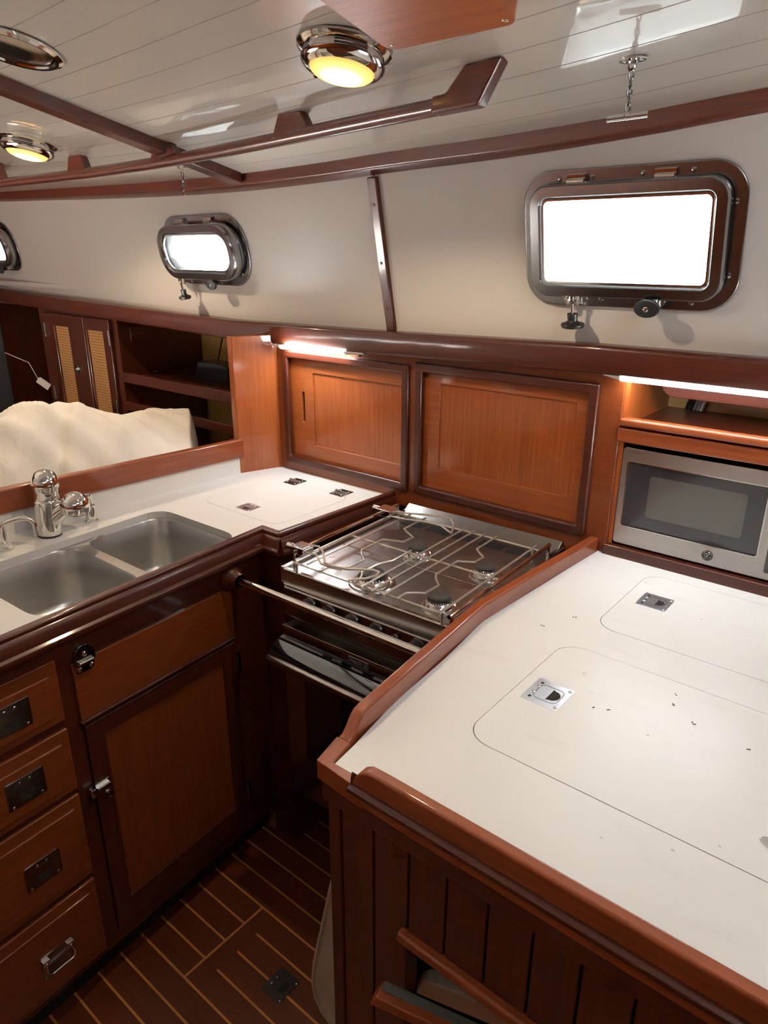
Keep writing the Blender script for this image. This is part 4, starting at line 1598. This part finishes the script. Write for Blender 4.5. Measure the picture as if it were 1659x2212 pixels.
# ------------------------------------------------------------------ faucets
t = thing('mixer_faucet', 'large chrome mixer faucet with spray head behind the double sink', 'faucet', (-1.818, 0.795, CT))
Mt = T(-1.818, 0.795, CT) @ Matrix.Rotation(radians(-4), 4, 'X')
bm = BM(); lathe(bm, [(0.031, 0.0), (0.031, 0.004)], 28, Mt); obj('foot', bm, 'black_plastic', t)
bm = BM()
lathe(bm, [(0.0295, 0.004), (0.031, 0.02), (0.033, 0.06), (0.034, 0.085), (0.0345, 0.098), (0.033, 0.100), (0.032, 0.103)], 32, Mt)
obj('body', bm, 'chrome', t)
bm = BM()
lathe(bm, [(0.0315, 0.100), (0.0325, 0.106), (0.0315, 0.120), (0.0320, 0.132), (0.0355, 0.137), (0.0358, 0.142), (0.0345, 0.151), (0.0310, 0.164), (0.0240, 0.175), (0.0135, 0.181), (0, 0.183)], 32, Mt)
obj('lever_cap', bm, 'chrome', t)
hd = Vector((0.72, 0.69, 0)).normalized()
base = Vector((-1.818, 0.795, CT))
bm = BM()
tube(bm, [base + hd * 0.005 + Vector((0, 0, 0.040)), base + hd * 0.035 + Vector((0, 0, 0.068)), base + hd * 0.064 + Vector((0, 0, 0.088)), base + hd * 0.072 + Vector((0, 0, 0.094))], [0.026, 0.024, 0.020, 0.018], 20)
obj('spout_arm', bm, 'chrome', t)
Mh = T(*(base + hd * 0.076 + Vector((0, 0, 0.070)))) @ Matrix.Rotation(radians(14), 4, (-hd.y, hd.x, 0)) @ Matrix.Rotation(radians(8), 4, 'X')
bm = BM(); lathe(bm, [(0.0375, 0.0), (0.0388, 0.004), (0.038, 0.018), (0.0335, 0.032), (0.025, 0.043), (0.013, 0.049), (0, 0.050)], 28, Mh)
sh = obj('spray_head', bm, 'chrome', t)
bm = BM(); lathe(bm, [(0.0370, 0.001), (0.035, -0.003), (0, -0.004)], 28, Mh)
for q in range(10):
    lathe(bm, [(0.0022, -0.002), (0.0015, -0.0075), (0, -0.008)], 6, Mh @ T(0.025 * cos(q * pi / 5), 0.025 * sin(q * pi / 5), 0))
for q in range(5):
    lathe(bm, [(0.0022, -0.002), (0.0015, -0.0075), (0, -0.008)], 6, Mh @ T(0.010 * cos(q * pi / 2.5), 0.010 * sin(q * pi / 2.5), 0))
obj('spray_face', bm, 'grey_wire', sh)

t = thing('soap_dispenser', 'small chrome soap pump behind the far sink bowl', 'soap dispenser', (-1.832, 0.923, CT))
Mt = T(-1.832, 0.923, CT)
bm = BM(); lathe(bm, [(0.020, 0), (0.020, 0.004), (0.016, 0.008), (0.0155, 0.012), (0.0165, 0.030), (0.0145, 0.048), (0.0125, 0.049), (0, 0.049)], 24, Mt); obj('collar', bm, 'chrome', t)
bm = BM(); lathe(bm, [(0.0105, 0.047), (0.0105, 0.074), (0.0118, 0.076), (0.0118, 0.082), (0.009, 0.085), (0, 0.086)], 20, Mt); pu = obj('pump_head', bm, 'chrome', t)
bm = BM(); tube(bm, [Mt @ Vector((0.004, -0.004, 0.062)), Mt @ Vector((0.012, -0.016, 0.068)), Mt @ Vector((0.016, -0.022, 0.066)), Mt @ Vector((0.017, -0.024, 0.060))], 0.0032, 8); obj('nozzle', bm, 'chrome', pu)

t = thing('water_spout', 'slim bent chrome water spout left of the mixer faucet', 'faucet', (-1.812, 0.676, CT))
Mt = T(-1.812, 0.676, CT)
bm = BM(); lathe(bm, [(0.019, 0), (0.019, 0.005), (0.014, 0.008), (0.014, 0.015), (0.010, 0.018), (0, 0.018)], 6, Mt); obj('hex_base', bm, 'chrome', t, smooth=20)
bm = BM()
pts = [(0, 0, 0.014), (0, 0, 0.045), (0, 0, 0.060), (0.003, 0.005, 0.068), (0.010, 0.016, 0.073), (0.022, 0.036, 0.078), (0.030, 0.050, 0.078), (0.036, 0.059, 0.072), (0.040, 0.064, 0.060), (0.042, 0.066, 0.028)]
tube(bm, [Mt @ Vector(p) for p in pts], 0.0065, 14); obj('pipe', bm, 'chrome', t)

# ------------------------------------------------------------------ stove
SW = 0.500
st = thing('stove', 'stainless gimballed stove with four burners between the two worktops', 'stove', (-0.955, 1.085, 0.20))
so = ORG[st.name]


def SX(u, v, z):                    # stove frame: u across, v back, z world height
    return Vector((so.x + u, so.y + v, z))


MS = T(so.x, so.y, 0)
hw = SW / 2
ZT = 0.893
bm = BM(); box(bm, -hw, hw, 0.03, 0.54, 0.20, ZT - 0.012); obj('body', bm, 'dark_steel', st, M=MS, bevel=0.002)
bm = BM()
box(bm, -hw, hw, 0.0, 0.545, ZT - 0.012, ZT - 0.004)
top = obj('cooktop', bm, 'stove_steel', st, M=MS, bevel=0.002)
bm = BM()
box(bm, -hw, hw, -0.002, 0.012, ZT - 0.046, ZT + 0.002); obj('front_strip', bm, 'stove_front_steel', st, M=MS, bevel=0.004)
for s in (-1, 1):
    bm = BM(); box(bm, s * hw - 0.008, s * hw + 0.008, 0.0, 0.545, ZT - 0.040, ZT + 0.004)
    obj('side_strip', bm, 'stove_front_steel', st, M=MS, bevel=0.003)
bm = BM(); plate(bm, [(0.52, ZT + 0.004), (0.545, ZT + 0.020), (0.545, ZT - 0.02), (0.50, ZT - 0.006)], [], -hw, hw, 'x'); obj('back_strip', bm, 'stove_steel', st, M=MS, bevel=0.002)
# pressed seams of the cooktop
bm = BM()
tube(bm, [(-0.235, 0.215, ZT - 0.0035), (0.235, 0.215, ZT - 0.0035)], 0.0022, 6)
tube(bm, [(0.0, 0.02, ZT - 0.0035), (0.0, 0.43, ZT - 0.0035)], 0.0022, 6)
obj('pressed_seam', bm, 'dark_steel', top, M=MS)
# vent slots at the back
for q in range(5):
    bm = BM()
    u0 = -0.205 + q * 0.086
    plate(bm, rrect(u0, u0 + 0.070, 0.435, 0.475, 0.003, 2), [], ZT - 0.005, ZT - 0.0034)
    obj('vent_slot', bm, 'black', top, M=MS, smooth=0)
# burners
BU = [(-0.045 + 0.020, 0.075, 0.047), (-0.030, 0.275, 0.034), (0.170, 0.275, 0.034), (0.168, 0.070, 0.036)]
for bu, bv, br in BU:
    bm = BM()
    lathe(bm, [(br * 1.22, -0.004), (br * 1.15, 0.0), (br * 1.02, 0.001), (br * 0.90, -0.001)], 32, T(bu, bv, ZT))
    bn = obj('burner', bm, 'stove_front_steel', st, M=MS)
    bm = BM(); lathe(bm, [(br * 0.92, -0.002), (br * 0.84, 0.008), (br * 0.70, 0.014), (br * 0.62, 0.016)], 32, T(bu, bv, ZT)); obj('skirt', bm, 'chrome_bright', bn, M=MS)
    bm = BM()
    nt_ = 26
    lathe(bm, [(br * 0.62, 0.015), (br * 0.66, 0.022), (br * 0.60, 0.026), (0, 0.0275)], nt_, T(bu, bv, ZT))
    for q in range(nt_):
        a = 2 * pi * q / nt_
        tube(bm, [(bu + br * 0.60 * cos(a), bv + br * 0.60 * sin(a), ZT + 0.019), (bu + br * 0.76 * cos(a), bv + br * 0.76 * sin(a), ZT + 0.0145)], 0.0016, 4)
    obj('cap', bm, 'burner_cap', bn, M=MS)
# wire grate
zg = ZT + 0.034
RODS = []
for u in (-0.205, -0.165):
    RODS.append([(u, 0.0, zg), (u, 0.435, zg)])
for u in (0.015, 0.045, 0.078):
    RODS.append([(u, -0.02, zg), (u, 0.435, zg)])
RODS.append([(0.222, -0.015, zg), (0.222, 0.44, zg)])


def bent(u, s, b0, b1):
    """A rod with a jog towards the burner between b0 and b1."""
    return [(u, b0[0], zg), (u, b0[1], zg), (u + s * 0.5, b0[2], zg), (u + s, b0[3], zg), (u + s, b1[0], zg - 0.002), (u + s * 0.4, b1[1], zg), (u, b1[2], zg), (u, b1[3], zg)]


RODS.append(bent(-0.115, 0.040, (-0.01, 0.02, 0.035, 0.045), (0.105, 0.125, 0.145, 0.22)))
RODS.append(bent(-0.115, 0.052, (0.22, 0.235, 0.245, 0.255), (0.300, 0.315, 0.330, 0.435)))
RODS.append(bent(0.112, 0.034, (-0.015, 0.02, 0.035, 0.045), (0.100, 0.120, 0.140, 0.22)))
RODS.append(bent(0.112, 0.036, (0.22, 0.235, 0.245, 0.255), (0.300, 0.315, 0.330, 0.435)))
RODS.append(bent(0.040 - 0.055, -0.018, (-0.01, 0.02, 0.035, 0.045), (0.105, 0.125, 0.145, 0.22)))
for r_ in RODS:
    bm = BM(); tube(bm, r_, 0.0026, 6); obj('grate_rod', bm, 'grate_wire', st, M=MS)
for v_, z_ in ((-0.004, zg - 0.005), (0.428, zg - 0.005), (0.215, zg - 0.005)):
    bm = BM(); tube(bm, [(-0.21, v_, z_), (0.235, v_, z_)], 0.0026, 6); obj('grate_rod', bm, 'grate_wire', st, M=MS)
bm = BM()
for u, v in ((-0.2, 0.0), (-0.2, 0.425), (0.22, 0.0), (0.22, 0.425)):
    tube(bm, [(u, v, ZT - 0.004), (u, v, zg - 0.004)], 0.003, 6)
obj('grate_foot', bm, 'grate_wire', st, M=MS)
# side bars for the pot clamps
bm = BM(); tube(bm, [(-0.222, 0.012, ZT + 0.046), (-0.222, 0.45, ZT + 0.046)], 0.0045, 10)
for v in (0.015, 0.448):
    tube(bm, [(-0.222, v, ZT), (-0.222, v, ZT + 0.046)], 0.004, 8)
obj('clamp_bar', bm, 'chrome', st, M=MS)
bm = BM(); tube(bm, [(0.243, -0.010, ZT + 0.030), (0.243, 0.475, ZT + 0.030)], 0.0055, 10); tube(bm, [(0.243, 0.47, ZT - 0.01), (0.243, 0.47, ZT + 0.030)], 0.0045, 8); tube(bm, [(0.243, 0.0, ZT - 0.01), (0.243, 0.0, ZT + 0.030)], 0.0045, 8)
obj('clamp_bar', bm, 'chrome', st, M=MS)
# pot clamps (bent wire arms)
zc = ZT + 0.052
bm = BM()
f = [(-0.200, 0.048), (-0.178, 0.056), (-0.150, 0.040), (-0.112, 0.004), (-0.085, -0.001), (-0.045, 0.008), (0.005, 0.040), (0.024, 0.038), (0.030, 0.022), (0.020, -0.006), (-0.008, -0.036)]
tube(bm, [(u, v, zc + (0.006 if i < 3 else 0)) for i, (u, v) in enumerate(f)], 0.0030, 8)
tube(bm, [(-0.205, 0.030, zc - 0.008), (-0.168, 0.036, zc - 0.006), (-0.130, 0.010, zc - 0.010), (-0.090, 0.000, zc - 0.006), (-0.060, 0.002, zc - 0.004)], 0.0026, 8)
cl = obj('pot_clamp', bm, 'grate_wire', st, M=MS)
bm = BM(); box(bm, -0.238, -0.196, 0.018, 0.058, zc - 0.014, zc + 0.006); tube(bm, [(-0.262, 0.034, zc - 0.004), (-0.225, 0.034, zc - 0.004)], 0.009, 12); obj('clamp_block', bm, 'chrome', cl, M=MS, bevel=0.002)
bm = BM()
f = [(-0.190, 0.385), (-0.150, 0.395), (-0.105, 0.415), (-0.060, 0.428), (-0.030, 0.432), (0.000, 0.400), (0.020, 0.360), (0.026, 0.345)]
tube(bm, [(u, v, zc) for u, v in f], 0.0030, 8)
tube(bm, [(-0.190, 0.365, zc - 0.008), (-0.140, 0.370, zc - 0.008), (-0.080, 0.385, zc - 0.006), (-0.030, 0.385, zc - 0.006), (0.005, 0.360, zc - 0.004), (0.026, 0.345, zc)], 0.0026, 8)
cl = obj('pot_clamp', bm, 'grate_wire', st, M=MS)
bm = BM(); box(bm, -0.238, -0.186, 0.360, 0.405, zc - 0.014, zc + 0.006); tube(bm, [(-0.262, 0.385, zc - 0.004), (-0.225, 0.385, zc - 0.004)], 0.009, 12); obj('clamp_block', bm, 'chrome', cl, M=MS, bevel=0.002)
# control panel with knobs
bm = BM()
plate(bm, [(0.006, ZT - 0.046), (0.000, ZT - 0.052), (-0.004, 0.770), (0.002, 0.762), (0.05, 0.762), (0.05, ZT - 0.046)], [], -hw, hw, 'x')
cp = obj('control_panel', bm, 'dark_steel', st, M=MS, bevel=0.002)
for q, (u, rr) in enumerate(((-0.163, 0.017), (-0.100, 0.017), (-0.028, 0.017), (0.043, 0.017), (0.098, 0.008), (0.158, 0.017))):
    K = T(u, -0.001, 0.818) @ RX90
    bm = BM(); lathe(bm, [(rr * 1.1, 0), (rr * 1.1, 0.003), (rr, 0.004), (rr * 0.92, 0.020), (rr * 0.8, 0.022), (0, 0.022)], 20, K)
    if rr > 0.01:
        b_ = [K @ Vector((x, y, z)) for x, y, z in ((-0.004, -rr * 0.9, 0.02), (0.004, -rr * 0.9, 0.02), (0.004, rr * 0.9, 0.02), (-0.004, rr * 0.9, 0.02))]
    kn = obj('knob', bm, 'black_plastic', cp, M=MS)
    bm = BM(); lathe(bm, [(rr * 1.18, 0.0), (rr * 1.18, 0.0025), (rr * 1.02, 0.003)], 20, K); obj('knob_ring', bm, 'chrome', cp, M=MS)
# oven door
bm = BM()
box(bm, -hw, hw, -0.010, 0.030, 0.300, 0.738)
dr = obj('oven_door', bm, 'dark_steel', st, M=MS, bevel=0.004)
bm = BM(); box(bm, -hw - 0.001, hw + 0.001, -0.0115, 0.0, 0.731, 0.740); obj('door_edge', bm, 'stove_front_steel', dr, M=MS, bevel=0.001)
bm = BM(); plate(bm, rrect(-0.180, 0.200, 0.360, 0.625, 0.006, 3), [], -0.0125, -0.009, 'y'); obj('oven_window', bm, 'black_glass', dr, M=MS)
bm = BM()
tube(bm, [(-hw - 0.002, -0.062, 0.665), (hw, -0.062, 0.665)], 0.013, 16)
hn = obj('oven_handle', bm, 'dark_steel', dr, M=MS)
bm = BM()
prof = [(-0.010, 0.712), (-0.030, 0.706), (-0.052, 0.690), (-0.066, 0.674), (-0.064, 0.668), (-0.050, 0.684), (-0.030, 0.699), (-0.010, 0.705)]
plate(bm, prof, [], -hw, hw, 'x')
obj('handle_hood', bm, 'black_glass', hn, M=MS, smooth=60)
Mb = frame(SX(0.0, -0.0105, 0.7215), (1, 0, 0), (0, 0, 1), (0, -1, 0))
bm = BM(); box(bm, -0.030, 0.030, -0.0095, 0.0095, 0, 0.0025); bd = obj('badge', bm, 'black_plastic', dr, M=Mb)
bm = BM()
plate(bm, [(-0.030, -0.0095), (0.030, -0.0095), (0.030, 0.0095), (-0.030, 0.0095)], [[(-0.0288, -0.0083), (0.0288, -0.0083), (0.0288, 0.0083), (-0.0288, 0.0083)]], 0.0024, 0.003)
text_mesh(bm, 'FORCE 10', 0.0118, T(0, 0, 0.0028), 0.0003)
obj('badge_lettering', bm, 'badge_silver', bd, M=Mb, smooth=0)
bm = BM(); box(bm, -hw, hw, 0.0, 0.03, 0.205, 0.292); obj('lower_panel', bm, 'dark_steel', st, M=MS, bevel=0.003)
st.rotation_euler = (0, 0, radians(2.2))

# safety bar in front of the stove
t = thing('crash_bar', 'polished steel bar on a mahogany boss in front of the stove', 'bar', (-1.0, 1.050, 0.83))
bm = BM(); tube(bm, [(-1.375, 1.047, 0.826), (-0.64, 1.052, 0.838)], 0.0105, 20); obj('bar', bm, 'chrome', t)
bm = BM(); lathe(bm, [(0.034, 0), (0.034, 0.018), (0.029, 0.024), (0.020, 0.040), (0.017, 0.048)], 28, T(-1.388, 1.047, 0.826) @ RY90); bo = obj('boss', bm, 'trim_y', t, smooth=50)
screw(bo, T(-1.360, 1.022, 0.818) @ RY90, 0.005, 'chrome')
bm = BM(); lathe(bm, [(0.030, 0), (0.030, -0.018), (0.020, -0.030)], 28, T(-0.618, 1.052, 0.838) @ RY90); obj('boss', bm, 'trim_y', t, smooth=50)

# hanging canvas strap
t = thing('canvas_strap', 'cream canvas strap hanging in a loop from the dark cabinet corner', 'strap', (-0.70, 0.72, 0.1))
PX = [(0.785, -0.625, -0.617), (0.72, -0.650, -0.618), (0.644, -0.684, -0.622), (0.514, -0.722, -0.632), (0.40, -0.748, -0.642), (0.30, -0.770, -0.655), (0.22, -0.788, -0.668), (0.155, -0.796, -0.682), (0.115, -0.790, -0.692), (0.085, -0.770, -0.700), (0.072, -0.745, -0.708), (0.070, -0.730, -0.715)]
PX = [(z, a, b) for z, a, b in PX]
bm = BM()
cols = []
for z, a, b in PX:
    cols.append([bm.verts.new((a + (b - a) * q / 6, 0.735 - 0.05 * q / 6 + 0.030 * sin(pi * q / 6) * min(1, (0.8 - z) * 2), z)) for q in range(7)])
for A, B in zip(cols, cols[1:]):
    for q in range(6):
        bm.faces.new((A[q], A[q + 1], B[q + 1], B[q]))
o = obj('band', bm, 'canvas', t, smooth=80)
sm = o.modifiers.new('thick', 'SOLIDIFY'); sm.thickness = 0.003
bm = BM()
edge = [(a, 0.735, z) for z, a, b in PX] + [(b, 0.685, z) for z, a, b in PX[::-1]]
tube(bm, edge, 0.0035, 6)
obj('piping', bm, 'canvas', t)
bm = BM()
cols = []
for z, a, b in PX:
    cols.append([bm.verts.new((b + (0.012 + 0.02 * (0.78 - z)) * q / 4, 0.685 + 0.03 * q / 4, z)) for q in range(5)])
for A, B in zip(cols, cols[1:]):
    for q in range(4):
        bm.faces.new((A[q], A[q + 1], B[q + 1], B[q]))
o = obj('return_band', bm, 'canvas', t, smooth=80)
sm = o.modifiers.new('thick', 'SOLIDIFY'); sm.thickness = 0.003

# floor lift ring
bm = BM()
box(bm, -1.040, -0.972, 0.780, 0.856, FZ - 0.004, FZ + 0.0004)
fl = tag(obj('floor_latch', bm, 'dark_steel', None, smooth=0, origin=(-1.006, 0.818, FZ)), 'flush steel lift ring plate set in the striped floor', 'latch')
flush_latch(fl, T(-1.006, 0.818, FZ + 0.0004), mat='polished_steel', w=0.068, h=0.076)

# ------------------------------------------------------------------ saloon beyond
YS = 1.80
t = thing('cane_cabinet', 'dark saloon cabinet with two woven cane doors', 'cabinet', (-3.4, 1.9, 0.6))
bm = BM(); box(bm, -3.80, -3.06, YS, 2.26, FZ, 1.385); obj('carcass', bm, 'trim_z', t, smooth=0)
for x0, x1, c0, c1 in ((-3.715, -3.335, -3.625, -3.485), (-3.330, -3.105, -3.312, -3.168)):
    bm = BM()
    plate(bm, [(x0, 0.45), (x1, 0.45), (x1, 1.338), (x0, 1.338)], [[(c0, 0.52), (c1, 0.52), (c1, 1.280), (c0, 1.280)]], YS - 0.018, YS - 0.001, 'y')
    d = obj('door', bm, 'trim_z', t, bevel=0.004)
    bm = BM(); box(bm, c0 - 0.004, c1 + 0.004, YS - 0.008, YS - 0.004, 0.516, 1.284); obj('cane_panel', bm, 'cane_weave', d, smooth=0)
    for hv in (1.255, 0.93):
        hx = x0 if x0 < -3.5 else x1
        bm = BM(); tube(bm, [(hx, YS - 0.022, hv - 0.035), (hx, YS - 0.022, hv + 0.035)], 0.0055, 8); obj('hinge', bm, 'polished_steel', d)
bm = BM(); box(bm, -3.450, -3.412, YS - 0.024, YS - 0.017, 1.060, 1.096); lathe(bm, [(0.009, 0), (0.009, 0.01), (0, 0.012)], 12, T(-3.44, YS - 0.024, 1.078) @ RX90); obj('latch', bm, 'chrome', t)
bm = BM(); box(bm, -3.06, -3.054, 1.86, 1.93, 1.235, 1.30); ou = obj('outlet_plate', bm, 'trim_y', t, bevel=0.002)
for q in (0, 1):
    bm = BM(); lathe(bm, [(0.003, 0), (0, 0.002)], 8, T(-3.054, 1.875 + q * 0.035, 1.268) @ RY90); obj('pin', bm, 'chrome_bright', ou)

t = thing('saloon_shelf', 'open dark mahogany shelves beyond the sink, right of the cane cabinet', 'shelf', (-2.4, 2.0, 0.9))
bm = BM(); box(bm, -3.05, -1.86, 1.80, 2.262, 1.060, 1.078); obj('shelf_board', bm, 'trim_x', t, smooth=0)
bm = BM(); box(bm, -3.05, -1.86, 1.785, 1.808, 1.055, 1.104); obj('fiddle_strip', bm, 'trim_x', t, bevel=0.005)
bm = BM(); box(bm, -3.05, -1.86, 1.77, 2.262, 0.72, 0.738); obj('shelf_board', bm, 'trim_x', t, smooth=0)
bm = BM(); box(bm, -3.05, -1.86, 1.785, 1.805, 0.925, 0.966); obj('fiddle_strip', bm, 'trim_x', t, bevel=0.004)
bm = BM(); box(bm, -1.90, -1.872, 1.66, 2.262, FZ, 1.34); obj('end_board', bm, 'trim_z', t, smooth=0)
t = thing('black_radio_box', 'small black box with cable on the open saloon shelf', 'box', (-2.66, 2.05, 1.079))
bm = BM(); plate(bm, [(-2.78, 1.079), (-2.54, 1.079), (-2.54, 1.145), (-2.58, 1.158), (-2.75, 1.158)], [], 2.00, 2.10, 'y'); obj('case', bm, 'black_plastic', t, bevel=0.004)
bm = BM(); tube(bm, [(-2.68, 2.06, 1.156), (-2.72, 2.11, 1.20), (-2.78, 2.18, 1.26), (-2.80, 2.24, 1.33)], 0.003, 6); obj('cable', bm, 'black_plastic', t)

# dust sheet
nx, ny = 80, 150
bm = BM()


def sstep(a, b, x):
    k = min(max((x - a) / (b - a), 0), 1)
    return k * k * (3 - 2 * k)


def interp(x, pts):
    if x <= pts[0][0]:
        return pts[0][1]
    for (a, za), (b, zb) in zip(pts, pts[1:]):
        if x <= b:
            k = (x - a) / (b - a)
            return za + (zb - za) * k
    return pts[-1][1]


RID = [(0.2, 1.02), (0.70, 1.135), (0.86, 1.165), (0.96, 1.190), (1.10, 1.176), (1.17, 1.160), (1.235, 1.126), (1.32, 1.104), (1.42, 1.100), (1.48, 1.098), (1.535, 1.090), (1.60, 1.085)]


def sheet_z(x, y):
    crest = interp(y, RID)
    front = interp(y, [(0.2, 0.90), (1.0, 0.92), (1.3, 0.955), (1.5, 0.95), (1.62, 0.80)])
    k = sstep(-1.95, -2.20, x) if False else min(max((-1.95 - x) / 0.27, 0), 1)
    z = front + (crest - front) * (1 - (1 - k) ** 1.6)
    if x < -2.22:
        z -= 0.55 * sstep(-2.25, -3.1, x) if False else 0.35 * min(max((-2.25 - x) / 0.8, 0), 1)
    # broad folds running from crest towards the rail
    z += 0.020 * (1 - abs(sin(y * 9.5 + x * 5.5 + 1.2 * sin(x * 6)))) * (1 - 0.3 * k)
    z += 0.012 * (1 - abs(sin(y * 17 - x * 13 + 2.0 * sin(y * 5)))) 
    z += 0.006 * sin(y * 47 - x * 26 + 2.0 * sin(y * 5))
    z += 0.026 * (1 - 0.75 * k) * math.exp(-((y - 1.12 + 0.75 * (x + 2.2)) / 0.030) ** 2)
    z -= 0.026 * (1 - 0.6 * k) * math.exp(-((y - 1.07 + 0.75 * (x + 2.2)) / 0.030) ** 2)
    z += 0.016 * (1 - 0.6 * k) * math.exp(-((y - 0.90 + 0.5 * (x + 2.2)) / 0.04) ** 2)
    z -= 0.018
    return z


g = []
for i in range(nx + 1):
    x = -1.935 - 1.15 * i / nx
    row = []
    for j in range(ny + 1):
        ym = min(0.700 * -x, 1.58)
        fj = j / ny
        if fj <= 0.88:
            yy = 0.25 + (ym - 0.25) * fj / 0.88
            z = sheet_z(x, yy)
        else:                                   # the end of the heap falls steeply in small pleats
            q = (fj - 0.88) / 0.12
            z = sheet_z(x, ym) - 0.36 * q ** 1.4
            yy = ym + 0.028 * sin(q * 2.2) + 0.010 * sin(x * 34 + q * 3) * q
        y = yy
        row.append(bm.verts.new((x + 0.006 * sin(y * 30), yy, z)))
    g.append(row)
for i in range(nx):
    for j in range(ny):
        bm.faces.new((g[i][j], g[i + 1][j], g[i + 1][j + 1], g[i][j + 1]))
rim_ = [g[i][0] for i in range(nx + 1)] + [g[nx][j] for j in range(1, ny + 1)]
low = [bm.verts.new((v.co.x, v.co.y, FZ + 0.004)) for v in rim_]
for q in range(len(rim_) - 1):
    bm.faces.new((rim_[q], rim_[q + 1], low[q + 1], low[q]))
o = tag(obj('dust_sheet', bm, 'sheet_cloth', None, smooth=180, origin=(-2.4, 0.95, 0.8)), 'rumpled cream dust sheet heaped behind the mahogany rail', 'sheet')
sm = o.modifiers.new('thick', 'SOLIDIFY'); sm.thickness = 0.003

# black box and paper tag on the forward side of the saloon
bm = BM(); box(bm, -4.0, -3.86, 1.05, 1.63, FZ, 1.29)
tag(obj('black_form', bm, 'black', None, bevel=0.01, origin=(-3.93, 1.34, FZ)), 'tall black form in the dark saloon corner left of the cane doors', 'locker')
t = thing('paper_tag', 'white paper tag hanging before the black form in the saloon', 'tag', (-3.84, 1.68, 1.0))
Mg = frame((-3.60, 1.672, 1.004), Vector((0.8, 0.6, 0)), (0, 0, 1), Vector((0.6, -0.8, 0))) @ Matrix.Rotation(radians(-38), 4, 'Z')
bm = BM(); plate(bm, [(-0.034, -0.018), (0.034, -0.018), (0.034, 0.018), (-0.026, 0.018), (-0.034, 0.010)], [], 0, 0.001); obj('card', bm, 'paper', t, M=Mg, smooth=0)
bm = BM(); tube(bm, [Mg @ Vector((-0.03, 0, 0)), (-3.66, 1.66, 1.06), (-3.70, 1.66, 1.10), (-3.86, 1.62, 1.14)], 0.002, 5); obj('string', bm, 'paper', t)

# crumbs left on the right worktop
bm = BM()
for px, py, a in ((-0.255, 1.095, 0.3), (-0.262, 1.128, 0.1), (-0.335, 1.008, 0.6), (-0.214, 1.062, 0.2), (-0.556, 1.20, 0.4), (-0.520, 1.275, 0.9), (-0.36, 1.00, 1.0), (-0.13, 1.05, 0.2)):
    for q in range(2):
        box_c = Vector((px + random.uniform(-0.004, 0.004), py + random.uniform(-0.004, 0.004), CT))
        L_ = random.uniform(0.0008, 0.0028)
        tube(bm, [box_c + Vector((-L_ * cos(a), -L_ * sin(a), 0.0008)), box_c + Vector((L_ * cos(a), L_ * sin(a), 0.0008))], 0.0008, 5)
o = tag(obj('crumbs', bm, 'rust', None, origin=(-0.3, 1.1, CT)), 'tiny dark crumbs scattered over the lids of the right worktop', 'crumbs')
o['kind'] = 'stuff'
